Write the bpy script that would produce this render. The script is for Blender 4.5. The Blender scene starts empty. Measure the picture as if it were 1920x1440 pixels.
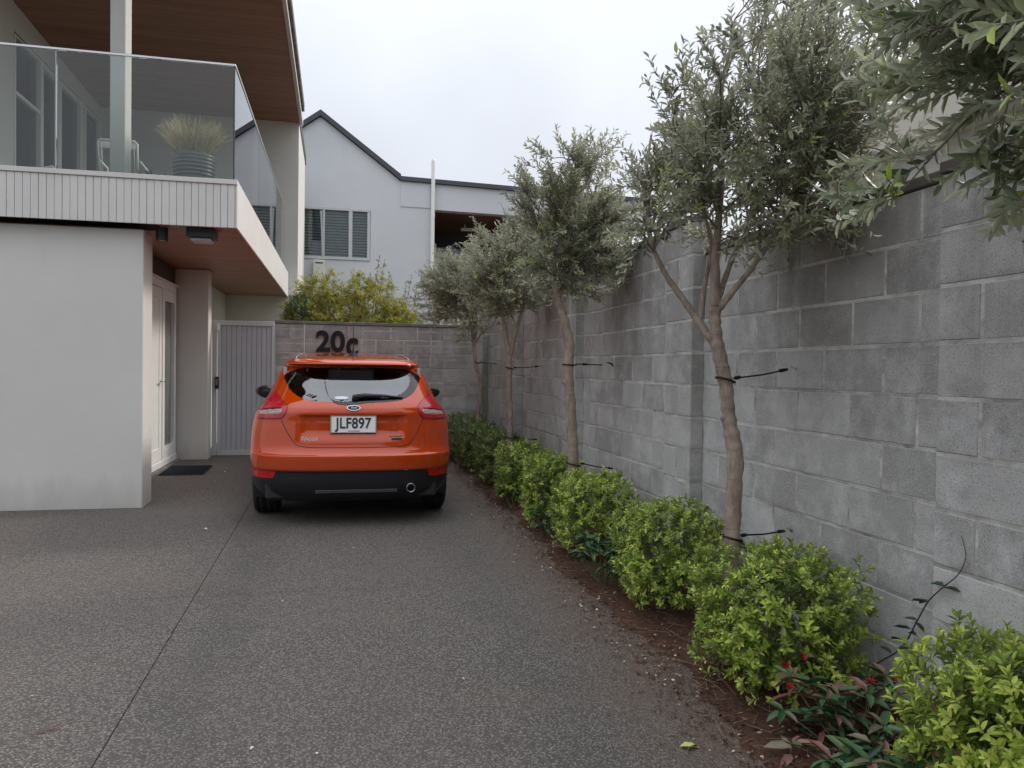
import bpy, bmesh, math, random
import numpy as np
from mathutils import Vector, Matrix

random.seed(7)
RNG = np.random.default_rng(11)
SC = bpy.context.scene
COL = SC.collection
SLOPE = 0.0165                      # the drive rises gently away from the camera


def gz(y):
    return SLOPE * y


# ------------------------------------------------------------------ camera
cam_data = bpy.data.cameras.new('camera')
cam = bpy.data.objects.new('camera', cam_data)
COL.objects.link(cam)
cam_data.sensor_width = 36.0
cam_data.lens = 1450.0 / 1920.0 * 36.0
cam_data.clip_start = 0.05
cam_data.clip_end = 1500.0
_Y = Vector((637 - 960, -(688 - 720), -1450.0)).normalized()
_X = Vector((7640 - 960, -(785 - 720), -1450.0))
_X = (_X - _X.dot(_Y) * _Y).normalized()
_Z = _X.cross(_Y)
cam.matrix_world = Matrix((
    (_X.x, _X.y, _X.z, 0.0),
    (_Y.x, _Y.y, _Y.z, 0.0),
    (_Z.x, _Z.y, _Z.z, 1.42),
    (0, 0, 0, 1)))
SC.camera = cam

# ------------------------------------------------------------------ world, sun, exposure
SUN_EL, SUN_AZ = math.radians(33), math.radians(22)      # azimuth from +X towards +Y
SKY_RADIANCE = 0.80
world = bpy.data.worlds.new('World')
SC.world = world
world.use_nodes = True
wn, wl = world.node_tree.nodes, world.node_tree.links
wn.clear()
w_out = wn.new('ShaderNodeOutputWorld')
w_bg = wn.new('ShaderNodeBackground')
w_sky = wn.new('ShaderNodeTexSky')
w_sky.sky_type = 'NISHITA'
w_sky.sun_disc = False
w_sky.sun_elevation = SUN_EL
w_sky.sun_rotation = math.radians(90) - SUN_AZ
w_sky.dust_density = 4.0
w_sc = wn.new('ShaderNodeVectorMath'); w_sc.operation = 'SCALE'
w_sc.inputs['Scale'].default_value = 0.10
wl.new(w_sky.outputs[0], w_sc.inputs[0])
# high even overcast, a little brighter towards the zenith as overcast skies are
w_geo = wn.new('ShaderNodeTexCoord')
w_sep = wn.new('ShaderNodeSeparateXYZ')
wl.new(w_geo.outputs['Generated'], w_sep.inputs[0])
w_sq = wn.new('ShaderNodeMath'); w_sq.operation = 'MULTIPLY'
wl.new(w_sep.outputs['Z'], w_sq.inputs[0]); wl.new(w_sep.outputs['Z'], w_sq.inputs[1])
w_rmp = wn.new('ShaderNodeMapRange')
w_rmp.inputs['From Min'].default_value = 0.0
w_rmp.inputs['From Max'].default_value = 1.0
w_rmp.inputs['To Min'].default_value = 0.75
w_rmp.inputs['To Max'].default_value = 2.6
wl.new(w_sq.outputs[0], w_rmp.inputs['Value'])
w_noi = wn.new('ShaderNodeTexNoise')
w_noi.inputs['Scale'].default_value = 3.0
w_noi.inputs['Detail'].default_value = 4.0
wl.new(w_geo.outputs['Generated'], w_noi.inputs['Vector'])
w_nr = wn.new('ShaderNodeMapRange')
w_nr.inputs['From Min'].default_value = 0.3
w_nr.inputs['From Max'].default_value = 0.7
w_nr.inputs['To Min'].default_value = 0.91
w_nr.inputs['To Max'].default_value = 1.06
wl.new(w_noi.outputs['Fac'], w_nr.inputs['Value'])
w_mul = wn.new('ShaderNodeMath'); w_mul.operation = 'MULTIPLY'
wl.new(w_rmp.outputs[0], w_mul.inputs[0]); wl.new(w_nr.outputs[0], w_mul.inputs[1])
w_cl = wn.new('ShaderNodeVectorMath'); w_cl.operation = 'SCALE'
w_cl.inputs[0].default_value = (0.945 * SKY_RADIANCE, 0.985 * SKY_RADIANCE, 1.07 * SKY_RADIANCE)
wl.new(w_mul.outputs[0], w_cl.inputs['Scale'])
w_mix = wn.new('ShaderNodeMix'); w_mix.data_type = 'VECTOR'
w_mix.inputs[0].default_value = 0.88
wl.new(w_sc.outputs[0], w_mix.inputs[4]); wl.new(w_cl.outputs[0], w_mix.inputs[5])
wl.new(w_mix.outputs[1], w_bg.inputs['Color'])
w_bg.inputs['Strength'].default_value = 1.0
wl.new(w_bg.outputs[0], w_out.inputs['Surface'])

sun_data = bpy.data.lights.new('sun', 'SUN')
sun_data.energy = 1.5
sun_data.angle = math.radians(10)
sun_data.color = (1.0, 0.93, 0.84)
sun = bpy.data.objects.new('sun', sun_data)
COL.objects.link(sun)
_d = Vector((math.cos(SUN_EL) * math.cos(SUN_AZ), math.cos(SUN_EL) * math.sin(SUN_AZ), math.sin(SUN_EL)))
sun.rotation_euler = _d.to_track_quat('Z', 'Y').to_euler()
sun.location = (20, 8, 14)

SC.view_settings.view_transform = 'Standard'
SC.view_settings.look = 'None'
SC.view_settings.exposure = 0.40
SC.view_settings.gamma = 1.0
SC.view_settings.use_curve_mapping = False
SC.render.engine = 'CYCLES'
SC.cycles.max_bounces = 8
SC.cycles.transparent_max_bounces = 24
SC.cycles.caustics_reflective = False
SC.cycles.caustics_refractive = False


# ------------------------------------------------------------------ materials
class NT:
    """small node helper for one material"""
    def __init__(self, name):
        self.m = bpy.data.materials.new(name)
        self.m.use_nodes = True
        self.n, self.l = self.m.node_tree.nodes, self.m.node_tree.links
        self.bsdf = self.n['Principled BSDF']
        self.out = self.n['Material Output']

    def add(self, kind, **kw):
        nd = self.n.new('ShaderNode' + kind)
        for k, v in kw.items():
            setattr(nd, k, v)
        return nd

    def val(self, node, **kw):
        for k, v in kw.items():
            node.inputs[k.replace('_', ' ')].default_value = v
        return node

    def pos(self):
        return self.add('NewGeometry').outputs['Position']

    def mapped(self, src, scale):
        mp = self.add('Mapping')
        mp.inputs['Scale'].default_value = scale
        self.l.new(src, mp.inputs['Vector'])
        return mp.outputs[0]

    def noise(self, vec, scale, detail=4.0, rough=0.55):
        nd = self.add('TexNoise')
        nd.inputs['Scale'].default_value = scale
        nd.inputs['Detail'].default_value = detail
        nd.inputs['Roughness'].default_value = rough
        if vec is not None:
            self.l.new(vec, nd.inputs['Vector'])
        return nd.outputs['Fac']

    def rng(self, src, a, b, c, d):
        nd = self.add('MapRange')
        for k, v in zip(('From Min', 'From Max', 'To Min', 'To Max'), (a, b, c, d)):
            nd.inputs[k].default_value = v
        self.l.new(src, nd.inputs['Value'])
        return nd.outputs[0]

    def mix(self, fac, a, b, blend='MIX'):
        nd = self.add('Mix', data_type='RGBA', blend_type=blend)
        for sock, v in ((nd.inputs[0], fac), (nd.inputs[6], a), (nd.inputs[7], b)):
            if isinstance(v, (int, float)):
                sock.default_value = v
            elif isinstance(v, tuple):
                sock.default_value = v + (1.0,) if len(v) == 3 else v
            else:
                self.l.new(v, sock)
        return nd.outputs[2]

    def math(self, op, a, b):
        nd = self.add('Math', operation=op)
        for sock, v in zip(nd.inputs, (a, b)):
            if isinstance(v, (int, float)):
                sock.default_value = v
            else:
                self.l.new(v, sock)
        return nd.outputs[0]

    def bump(self, h, strength, dist):
        nd = self.add('Bump')
        nd.inputs['Strength'].default_value = strength
        nd.inputs['Distance'].default_value = dist
        self.l.new(h, nd.inputs['Height'])
        self.l.new(nd.outputs[0], self.bsdf.inputs['Normal'])

    def col(self, src):
        if isinstance(src, tuple):
            self.bsdf.inputs['Base Color'].default_value = src + (1.0,)
        else:
            self.l.new(src, self.bsdf.inputs['Base Color'])

    def set(self, rough=0.5, metal=0.0, spec=0.5, coat=0.0):
        self.bsdf.inputs['Roughness'].default_value = rough
        self.bsdf.inputs['Metallic'].default_value = metal
        self.bsdf.inputs['Specular IOR Level'].default_value = spec
        self.bsdf.inputs['Coat Weight'].default_value = coat
        return self.m


def plain(name, col, rough=0.5, metal=0.0, spec=0.5, coat=0.0, vary=0.08, scale=6.0):
    t = NT(name)
    f = t.noise(t.pos(), scale, 5.0)
    t.col(t.mix(t.rng(f, 0.3, 0.7, 0, 1), tuple(c * (1 - vary) for c in col), tuple(min(1, c * (1 + vary)) for c in col)))
    return t.set(rough, metal, spec, coat)


def mat_plaster(name, col):
    t = NT(name)
    p = t.pos()
    big = t.noise(p, 0.9, 5, 0.6)
    fine = t.noise(p, 90, 3, 0.6)
    c = t.mix(t.rng(big, 0.35, 0.68, 0, 1), tuple(x * 0.93 for x in col), col)
    st = t.noise(t.mapped(p, (5, 5, 0.35)), 1.0, 4, 0.6)          # faint rain streaks
    c = t.mix(t.rng(st, 0.55, 0.8, 0.0, 0.14), c, tuple(x * 0.62 for x in col))
    # splashed soil and grime in an uneven band along the foot of the wall
    sx = t.add('SeparateXYZ'); t.l.new(p, sx.inputs[0])
    foot = t.math('ADD', sx.outputs['Z'], t.math('MULTIPLY', t.math('SUBTRACT', t.noise(t.mapped(p, (6, 6, 2)), 1.0, 5, 0.7), 0.5), 0.5))
    c = t.mix(t.rng(foot, 0.10, 0.42, 0.42, 0.0), c, (0.30, 0.265, 0.225))
    t.col(c)
    trowel = t.noise(t.mapped(p, (1.0, 1.0, 2.2)), 9, 4, 0.6)
    t.bump(t.math('ADD', t.math('MULTIPLY', fine, 0.35), trowel), 0.22, 0.006)
    return t.set(0.75, spec=0.25)


def mat_block(name='concrete_block'):
    t = NT(name)
    p = t.pos()
    oi = t.add('ObjectInfo')
    own = t.add('VectorMath', operation='SCALE'); own.inputs[0].default_value = (37.0, 53.0, 71.0)
    t.l.new(oi.outputs['Random'], own.inputs['Scale'])
    shift = t.add('VectorMath', operation='ADD')
    t.l.new(p, shift.inputs[0]); t.l.new(own.outputs[0], shift.inputs[1])
    pb = shift.outputs[0]
    c = t.mix(oi.outputs['Random'], (0.325, 0.316, 0.302), (0.50, 0.49, 0.472))
    # cloudy efflorescence inside each block and coarse speckle of the aggregate
    cl = t.noise(pb, 4.2, 5, 0.7)
    c = t.mix(t.rng(cl, 0.44, 0.66, 0, 0.70), c, (0.66, 0.655, 0.64))
    cd = t.noise(t.mapped(pb, (1, 1, 1.3)), 3.4, 5, 0.7)
    c = t.mix(t.rng(cd, 0.54, 0.70, 0, 0.55), c, (0.26, 0.25, 0.238))
    # a darker, damper rim just inside the arrises of some blocks
    oz = t.add('SeparateXYZ'); t.l.new(t.add('TexCoord').outputs['Object'], oz.inputs[0])
    rim = t.math('ADD', t.math('ABSOLUTE', oz.outputs['Z'], 0.0), t.math('MULTIPLY', t.math('SUBTRACT', t.noise(pb, 11, 4, 0.7), 0.5), 0.07))
    c = t.mix(t.math('MULTIPLY', t.rng(rim, 0.070, 0.098, 0, 0.42), t.rng(t.noise(pb, 1.1, 2, 0.5), 0.4, 0.6, 0, 1)), c, (0.23, 0.222, 0.21))
    sp = t.noise(p, 190, 2, 0.6)
    c = t.mix(t.rng(sp, 0.52, 0.68, 0, 0.62), c, (0.62, 0.63, 0.64))
    sp2 = t.noise(p, 130, 2, 0.6)
    c = t.mix(t.rng(sp2, 0.54, 0.70, 0, 0.55), c, (0.15, 0.145, 0.14))
    # brown run-off that starts under the coping and thins out on the way down
    sx = t.add('SeparateXYZ'); t.l.new(p, sx.inputs[0])
    streak = t.noise(t.mapped(p, (2.4, 2.4, 0.30)), 1.0, 5, 0.65)
    top = t.rng(sx.outputs['Z'], 0.95, 2.0, 0, 1)
    st = t.math('MULTIPLY', t.rng(streak, 0.34, 0.58, 0.1, 1), top)
    c = t.mix(t.math('MULTIPLY', st, 0.60), c, (0.16, 0.142, 0.13))
    # mortar smeared over the arrises, in patches along the bed joints
    fr = t.math('PINGPONG', t.math('ADD', sx.outputs['Z'], 0.061), 0.1)
    sm = t.math('ADD', fr, t.math('MULTIPLY', t.math('SUBTRACT', t.noise(p, 14, 5, 0.7), 0.5), 0.05))
    patch = t.rng(t.noise(p, 2.6, 3, 0.6), 0.46, 0.62, 0.0, 0.75)
    c = t.mix(t.math('MULTIPLY', t.rng(sm, 0.0, 0.016, 1, 0), patch), c, (0.56, 0.55, 0.52))
    # white salt bloom low in the joints
    sb = t.noise(t.mapped(p, (6, 6, 1.2)), 1.0, 4, 0.7)
    c = t.mix(t.rng(sb, 0.62, 0.78, 0, 0.30), c, (0.6, 0.6, 0.59))
    t.col(c)
    t.bump(t.noise(p, 160, 3, 0.7), 0.55, 0.004)
    return t.set(0.9, spec=0.2)


def mat_mortar():
    t = NT('mortar')
    p = t.pos()
    f = t.noise(t.mapped(p, (1, 1, 2.5)), 3.4, 5, 0.7)
    c = t.mix(t.rng(f, 0.38, 0.66, 0, 1), (0.30, 0.288, 0.262), (0.66, 0.645, 0.60))
    g = t.noise(p, 2.3, 4, 0.7)
    c = t.mix(t.rng(g, 0.60, 0.72, 0, 0.75), c, (0.16, 0.125, 0.10))
    t.col(c)
    t.bump(t.noise(p, 120, 3, 0.7), 0.6, 0.004)
    return t.set(0.95, spec=0.15)


def mat_asphalt():
    t = NT('exposed_aggregate')
    p = t.pos()
    v = t.add('TexVoronoi', feature='F1')
    v.inputs['Scale'].default_value = 105
    t.l.new(t.mapped(p, (1, 1, 0.2)), v.inputs['Vector'])
    sep = t.add('SeparateColor'); t.l.new(v.outputs['Color'], sep.inputs[0])
    c = t.mix(sep.outputs[0], (0.094, 0.083, 0.074), (0.290, 0.262, 0.234))
    c = t.mix(t.rng(sep.outputs[1], 0.92, 0.98, 0, 0.8), c, (0.33, 0.315, 0.295))
    edge = t.rng(v.outputs['Distance'], 0.30, 0.62, 0, 0.85)
    c = t.mix(edge, c, (0.062, 0.054, 0.048))
    pa = t.noise(p, 0.55, 5, 0.6)
    c = t.mix(t.rng(pa, 0.40, 0.68, 0, 0.55), c, t.mix(0.45, c, (0.165, 0.125, 0.112)))
    pb = t.noise(t.mapped(p, (1.0, 2.2, 1)), 0.42, 4, 0.6)
    c = t.mix(t.rng(pb, 0.56, 0.74, 0, 0.55), c, (0.165, 0.145, 0.105))
    pc = t.noise(p, 2.6, 5, 0.65)
    c = t.mix(t.rng(pc, 0.55, 0.75, 0, 0.30), c, (0.085, 0.082, 0.078))
    sx = t.add('SeparateXYZ'); t.l.new(p, sx.inputs[0])
    # faint wheel tracks down the drive, a few oil drips and damp patches
    wx = t.math('ADD', sx.outputs['X'], t.math('MULTIPLY', t.math('SUBTRACT', t.noise(p, 0.5, 3, 0.5), 0.5), 0.7))
    for tx in (-0.62, 0.86):
        band = t.rng(t.math('ABSOLUTE', t.math('SUBTRACT', wx, tx), 0.0), 0.05, 0.24, 0.24, 0.0)
        c = t.mix(t.math('MULTIPLY', band, t.rng(t.noise(p, 1.7, 4, 0.6), 0.35, 0.6, 0.2, 1)), c, (0.055, 0.052, 0.050))
    oil = t.noise(p, 1.35, 2, 0.4)
    c = t.mix(t.rng(oil, 0.70, 0.76, 0, 0.45), c, (0.04, 0.038, 0.036))
    spot = t.add('TexVoronoi', feature='F1'); spot.inputs['Scale'].default_value = 0.8
    t.l.new(t.mapped(p, (1, 1, 0.05)), spot.inputs['Vector'])
    c = t.mix(t.rng(spot.outputs['Distance'], 0.02, 0.055, 0.5, 0), c, (0.035, 0.032, 0.030))
    # soil washed out of the bed onto the margin of the drive
    wob = t.math('MULTIPLY', t.math('SUBTRACT', t.noise(p, 2.4, 5, 0.7), 0.5), 0.9)
    xx = t.math('ADD', sx.outputs['X'], wob)
    c = t.mix(t.rng(xx, 1.0, 1.52, 0, 0.72), c, (0.145, 0.098, 0.072))
    t.col(c)
    h = t.math('ADD', t.math('MULTIPLY', t.rng(v.outputs['Distance'], 0.1, 0.7, 1, 0), 1.0),
               t.math('MULTIPLY', t.noise(p, 60, 3, 0.6), 0.6))
    t.bump(h, 0.9, 0.006)
    return t.set(0.8, spec=0.3)


def mat_mulch(name, a, b, scale=45):
    t = NT(name)
    p = t.pos()
    f = t.noise(p, scale, 6, 0.75)
    c = t.mix(t.rng(f, 0.3, 0.7, 0, 1), a, b)
    g = t.noise(p, 3.0, 4, 0.6)
    c = t.mix(t.rng(g, 0.45, 0.7, 0, 0.5), c, tuple(x * 0.55 for x in a))
    t.col(c)
    t.bump(f, 1.0, 0.02)
    return t.set(0.95, spec=0.15)


def mat_tinted(name, stops, rough=0.45, trans=0.18, back=None, spec=0.4):
    """per-leaf tint stored in the float attribute 'tint'; paler underside where back is given"""
    t = NT(name)
    at = t.add('Attribute'); at.attribute_name = 'tint'
    r = t.add('ValToRGB')
    r.color_ramp.elements[0].position = stops[0][0]
    r.color_ramp.elements[0].color = stops[0][1] + (1,)
    r.color_ramp.elements[1].position = stops[-1][0]
    r.color_ramp.elements[1].color = stops[-1][1] + (1,)
    for ps, c in stops[1:-1]:
        e = r.color_ramp.elements.new(ps); e.color = c + (1,)
    t.l.new(at.outputs['Fac'], r.inputs[0])
    c = r.outputs[0]
    if back is not None:
        bf = t.add('NewGeometry').outputs['Backfacing']
        c = t.mix(bf, c, t.mix(0.75, c, back))
    t.col(c)
    t.set(rough, spec=spec)
    tr = t.add('BsdfTranslucent')
    t.l.new(c, tr.inputs['Color'])
    ms = t.add('MixShader')
    ms.inputs[0].default_value = trans
    t.l.new(t.bsdf.outputs[0], ms.inputs[1]); t.l.new(tr.outputs[0], ms.inputs[2])
    t.l.new(ms.outputs[0], t.out.inputs['Surface'])
    return t.m


def mat_glass(name, tint, gloss=(1, 1, 1), ior=1.5, rough=0.0):
    t = NT(name)
    t.n.remove(t.bsdf)
    tr = t.add('BsdfTransparent'); tr.inputs['Color'].default_value = tint + (1,)
    gl = t.add('BsdfGlossy'); gl.inputs['Color'].default_value = gloss + (1,)
    gl.inputs['Roughness'].default_value = rough
    fr = t.add('Fresnel'); fr.inputs['IOR'].default_value = ior
    ms = t.add('MixShader')
    t.l.new(fr.outputs[0], ms.inputs[0])
    t.l.new(tr.outputs[0], ms.inputs[1]); t.l.new(gl.outputs[0], ms.inputs[2])
    t.l.new(ms.outputs[0], t.out.inputs['Surface'])
    return t.m


def mat_bark(name, a, b, knots=True):
    t = NT(name)
    p = t.pos()
    f = t.noise(t.mapped(p, (1, 1, 0.25)), 60, 5, 0.65)
    g = t.noise(p, 9, 5, 0.65)
    c = t.mix(t.rng(f, 0.3, 0.7, 0, 1), a, b)
    c = t.mix(t.rng(g, 0.5, 0.72, 0, 0.6), c, tuple(x * 1.35 for x in b))
    lich = t.noise(p, 17, 4, 0.7)
    c = t.mix(t.rng(lich, 0.60, 0.70, 0, 0.5), c, (0.40, 0.37, 0.32))
    rings = t.noise(t.mapped(p, (2, 2, 16)), 3.0, 3, 0.6)
    c = t.mix(t.rng(rings, 0.60, 0.72, 0, 0.45), c, tuple(x * 0.45 for x in a))
    t.col(c)
    t.bump(t.math('ADD', f, g), 0.6, 0.006)
    return t.set(0.85, spec=0.2)


def mat_timber():
    t = NT('timber_lining')
    p = t.pos()
    g = t.noise(t.mapped(p, (0.7, 34, 30)), 1.0, 5, 0.65)
    c = t.mix(t.rng(g, 0.3, 0.72, 0, 1), (0.26, 0.128, 0.080), (0.46, 0.245, 0.152))
    k = t.noise(t.mapped(p, (0.25, 7.4, 6)), 1.0, 1, 0.5)
    c = t.mix(t.rng(k, 0.35, 0.65, 0, 0.5), c, (0.235, 0.112, 0.072))
    t.col(c)
    return t.set(0.5, spec=0.35)


def mat_paint():
    t = NT('orange_metallic_paint')
    p = t.add('TexCoord').outputs['Object']
    fl = t.noise(p, 900, 2, 0.6)
    c = t.mix(t.rng(fl, 0.35, 0.7, 0, 1), (0.43, 0.038, 0.001), (0.55, 0.062, 0.002))
    sz = t.add('SeparateXYZ'); t.l.new(p, sz.inputs[0])
    du = t.math('ADD', sz.outputs['Z'], t.math('MULTIPLY', t.math('SUBTRACT', t.noise(p, 5, 4, 0.6), 0.5), 0.35))
    c = t.mix(t.rng(du, 0.40, 0.62, 0.10, 0.0), c, (0.30, 0.24, 0.20))
    t.col(c)
    t.set(0.45, metal=0.10, spec=0.0, coat=1.0)
    t.bsdf.inputs['Coat Roughness'].default_value = 0.0
    t.bsdf.inputs['Coat IOR'].default_value = 1.6
    return t.m


M = {}
M['plaster'] = mat_plaster('warm_white_plaster', (0.655, 0.64, 0.605))
M['plaster_far'] = mat_plaster('white_plaster', (0.60, 0.61, 0.635))
M['plaster_cream'] = mat_plaster('cream_plaster', (0.60, 0.56, 0.49))
M['board'] = plain('painted_board', (0.64, 0.62, 0.59), 0.5, vary=0.05, scale=3)
M['white'] = plain('white_joinery', (0.78, 0.775, 0.75), 0.4, vary=0.03)
M['block'] = mat_block()
M['mortar'] = mat_mortar()
M['coping'] = plain('weathered_coping', (0.105, 0.092, 0.082), 0.9, vary=0.35, scale=5, spec=0.2)
M['far_cap'] = plain('grey_coping', (0.17, 0.165, 0.155), 0.9, vary=0.3, scale=6, spec=0.2)
M['drive'] = mat_asphalt()
M['joint'] = plain('joint_filler', (0.085, 0.078, 0.072), 0.9, vary=0.3, scale=20)
M['soil'] = mat_mulch('mulch', (0.068, 0.034, 0.024), (0.165, 0.088, 0.060))
M['earth'] = mat_mulch('earth', (0.08, 0.075, 0.045), (0.14, 0.13, 0.08), 8)
M['timber'] = mat_timber()
M['dark_timber'] = plain('dark_stained_panel', (0.045, 0.025, 0.02), 0.5, vary=0.3, scale=9)
M['shadow_gap'] = plain('dark_backing', (0.02, 0.016, 0.014), 0.8)
M['gate'] = plain('grey_powdercoat', (0.40, 0.415, 0.445), 0.42, vary=0.04)
M['gate_frame'] = plain('pale_grey_powdercoat', (0.50, 0.515, 0.53), 0.42, vary=0.04)
M['black'] = plain('satin_black', (0.010, 0.010, 0.011), 0.4, vary=0.1, spec=0.3)
M['black_matt'] = plain('matt_black', (0.02, 0.02, 0.022), 0.7, vary=0.2, scale=30)
M['roof'] = plain('dark_grey_roofing', (0.055, 0.06, 0.07), 0.5, vary=0.12)
M['steel'] = plain('brushed_steel', (0.62, 0.62, 0.62), 0.28, metal=1.0, vary=0.05)
M['chrome'] = plain('chrome', (0.78, 0.78, 0.79), 0.1, metal=1.0, vary=0.02)
M['glass'] = mat_glass('clear_glass', (0.86, 0.90, 0.885), ior=1.5)
M['glass_edge'] = plain('glass_edge', (0.03, 0.045, 0.042), 0.15, vary=0.1)
M['win_glass'] = mat_glass('window_glass', (0.42, 0.45, 0.45), ior=1.55)
M['room'] = plain('room_interior', (0.16, 0.15, 0.14), 0.9, vary=0.2, scale=2)
M['curtain'] = plain('curtain', (0.30, 0.29, 0.27), 0.9, vary=0.2, scale=4)
M['mat'] = plain('doormat_fibre', (0.022, 0.024, 0.03), 0.95, vary=0.6, scale=140, spec=0.1)
M['lamp_black'] = plain('lamp_housing', (0.03, 0.033, 0.042), 0.45, vary=0.1)
M['lamp_glass'] = plain('frosted_lamp_glass', (0.46, 0.47, 0.49), 0.3, vary=0.05)
M['louvre'] = plain('louvre_blade', (0.40, 0.47, 0.53), 0.4, vary=0.06)
M['meter'] = plain('cream_enamel', (0.66, 0.67, 0.58), 0.45, vary=0.04)
M['bark'] = mat_bark('olive_bark', (0.215, 0.168, 0.132), (0.385, 0.315, 0.255))
M['twig'] = plain('olive_twig', (0.25, 0.215, 0.17), 0.85, vary=0.25, scale=30)
M['olive'] = mat_tinted('olive_leaf', [(0.0, (0.085, 0.10, 0.052)), (0.45, (0.245, 0.258, 0.16)), (0.8, (0.42, 0.425, 0.285)), (0.93, (0.50, 0.50, 0.33)), (1.0, (0.42, 0.50, 0.10))],
                        rough=0.36, trans=0.36, back=(0.56, 0.56, 0.45), spec=0.5)
M['olive_near'] = mat_tinted('olive_leaf_near', [(0.0, (0.07, 0.11, 0.05)), (0.45, (0.21, 0.255, 0.13)), (0.8, (0.36, 0.40, 0.22)), (0.93, (0.46, 0.49, 0.28)), (1.0, (0.48, 0.60, 0.11))],
                             rough=0.34, trans=0.38, back=(0.52, 0.54, 0.42), spec=0.5)
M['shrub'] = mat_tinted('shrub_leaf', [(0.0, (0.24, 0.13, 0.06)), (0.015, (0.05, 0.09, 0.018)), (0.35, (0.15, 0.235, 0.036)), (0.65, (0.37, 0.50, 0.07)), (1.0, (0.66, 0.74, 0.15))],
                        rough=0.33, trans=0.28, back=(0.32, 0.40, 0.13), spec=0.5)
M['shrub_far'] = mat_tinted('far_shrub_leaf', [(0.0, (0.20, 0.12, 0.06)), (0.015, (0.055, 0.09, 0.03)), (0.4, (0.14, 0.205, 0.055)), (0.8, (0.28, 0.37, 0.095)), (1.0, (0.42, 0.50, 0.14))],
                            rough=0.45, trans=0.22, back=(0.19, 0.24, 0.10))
M['dark_leaf'] = mat_tinted('dark_green_leaf', [(0.0, (0.022, 0.05, 0.024)), (0.6, (0.052, 0.11, 0.048)), (1.0, (0.11, 0.19, 0.07))],
                            rough=0.35, trans=0.14)
M['bronze_leaf'] = mat_tinted('bronze_leaf', [(0.0, (0.045, 0.10, 0.045)), (0.5, (0.09, 0.18, 0.075)), (0.72, (0.20, 0.16, 0.10)), (1.0, (0.34, 0.125, 0.125))],
                              rough=0.35, trans=0.12)
M['bush_leaf'] = mat_tinted('yellow_green_leaf', [(0.0, (0.15, 0.16, 0.03)), (0.5, (0.36, 0.36, 0.06)), (0.85, (0.52, 0.48, 0.09)), (1.0, (0.50, 0.30, 0.09))],
                            rough=0.5, trans=0.25)
M['stem'] = plain('woody_stem', (0.20, 0.17, 0.135), 0.85, vary=0.3, scale=30)
M['stem_dark'] = plain('creeper_stem', (0.075, 0.055, 0.045), 0.8, vary=0.3, scale=30)
M['green_stem'] = plain('green_stem', (0.10, 0.11, 0.04), 0.7, vary=0.3, scale=30)
M['red'] = plain('red_petal', (0.36, 0.012, 0.018), 0.5, vary=0.25, scale=40)
M['straw'] = mat_tinted('straw_grass', [(0.0, (0.40, 0.33, 0.17)), (1.0, (0.82, 0.72, 0.46))], rough=0.6, trans=0.15)
M['litter'] = mat_tinted('bark_chip', [(0.0, (0.035, 0.016, 0.011)), (0.6, (0.12, 0.056, 0.036)), (0.88, (0.21, 0.12, 0.08)), (1.0, (0.42, 0.36, 0.27))], rough=0.9, trans=0.02)
M['petal'] = mat_tinted('pale_petal', [(0.0, (0.42, 0.36, 0.27)), (1.0, (0.74, 0.70, 0.60))], rough=0.8, trans=0.1)
M['paint'] = mat_paint()
M['car_black'] = plain('car_black_plastic', (0.012, 0.0125, 0.016), 0.42, vary=0.1)
M['car_glass'] = mat_glass('car_glass', (0.76, 0.83, 0.84), ior=2.1)
M['frit'] = plain('glass_border', (0.006, 0.006, 0.007), 0.08, vary=0.05)
M['tyre'] = plain('tyre_rubber', (0.016, 0.016, 0.017), 0.75, vary=0.25, scale=40)
M['trim'] = plain('car_interior', (0.03, 0.03, 0.033), 0.8, vary=0.1)
M['pale_trim'] = plain('car_headlining', (0.38, 0.38, 0.37), 0.85, vary=0.05)
M['plate'] = plain('plate_white', (0.82, 0.81, 0.79), 0.35, vary=0.03)
M['badge'] = plain('badge_silver', (0.62, 0.61, 0.60), 0.35, vary=0.02)
M['ink'] = plain('plate_ink', (0.03, 0.03, 0.035), 0.5)
M['blue'] = plain('emblem_blue', (0.010, 0.028, 0.07), 0.35, spec=0.2)


def mat_lens(name, col, em_rough=0.08):
    t = NT(name)
    p = t.add('TexCoord').outputs['Object']
    w = t.noise(t.mapped(p, (20, 20, 160)), 1.0, 2, 0.5)
    t.col(t.mix(t.rng(w, 0.4, 0.6, 0, 1), tuple(c * 0.62 for c in col), col))
    t.set(0.22, spec=0.4, coat=0.5)
    t.bsdf.inputs['Coat Roughness'].default_value = 0.02
    return t.m


M['red_lens'] = mat_lens('red_lens', (0.52, 0.010, 0.020))
M['clear_lens'] = mat_lens('clear_lens', (0.44, 0.34, 0.32))
M['reflector'] = mat_lens('red_reflector', (0.60, 0.012, 0.010))


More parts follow.
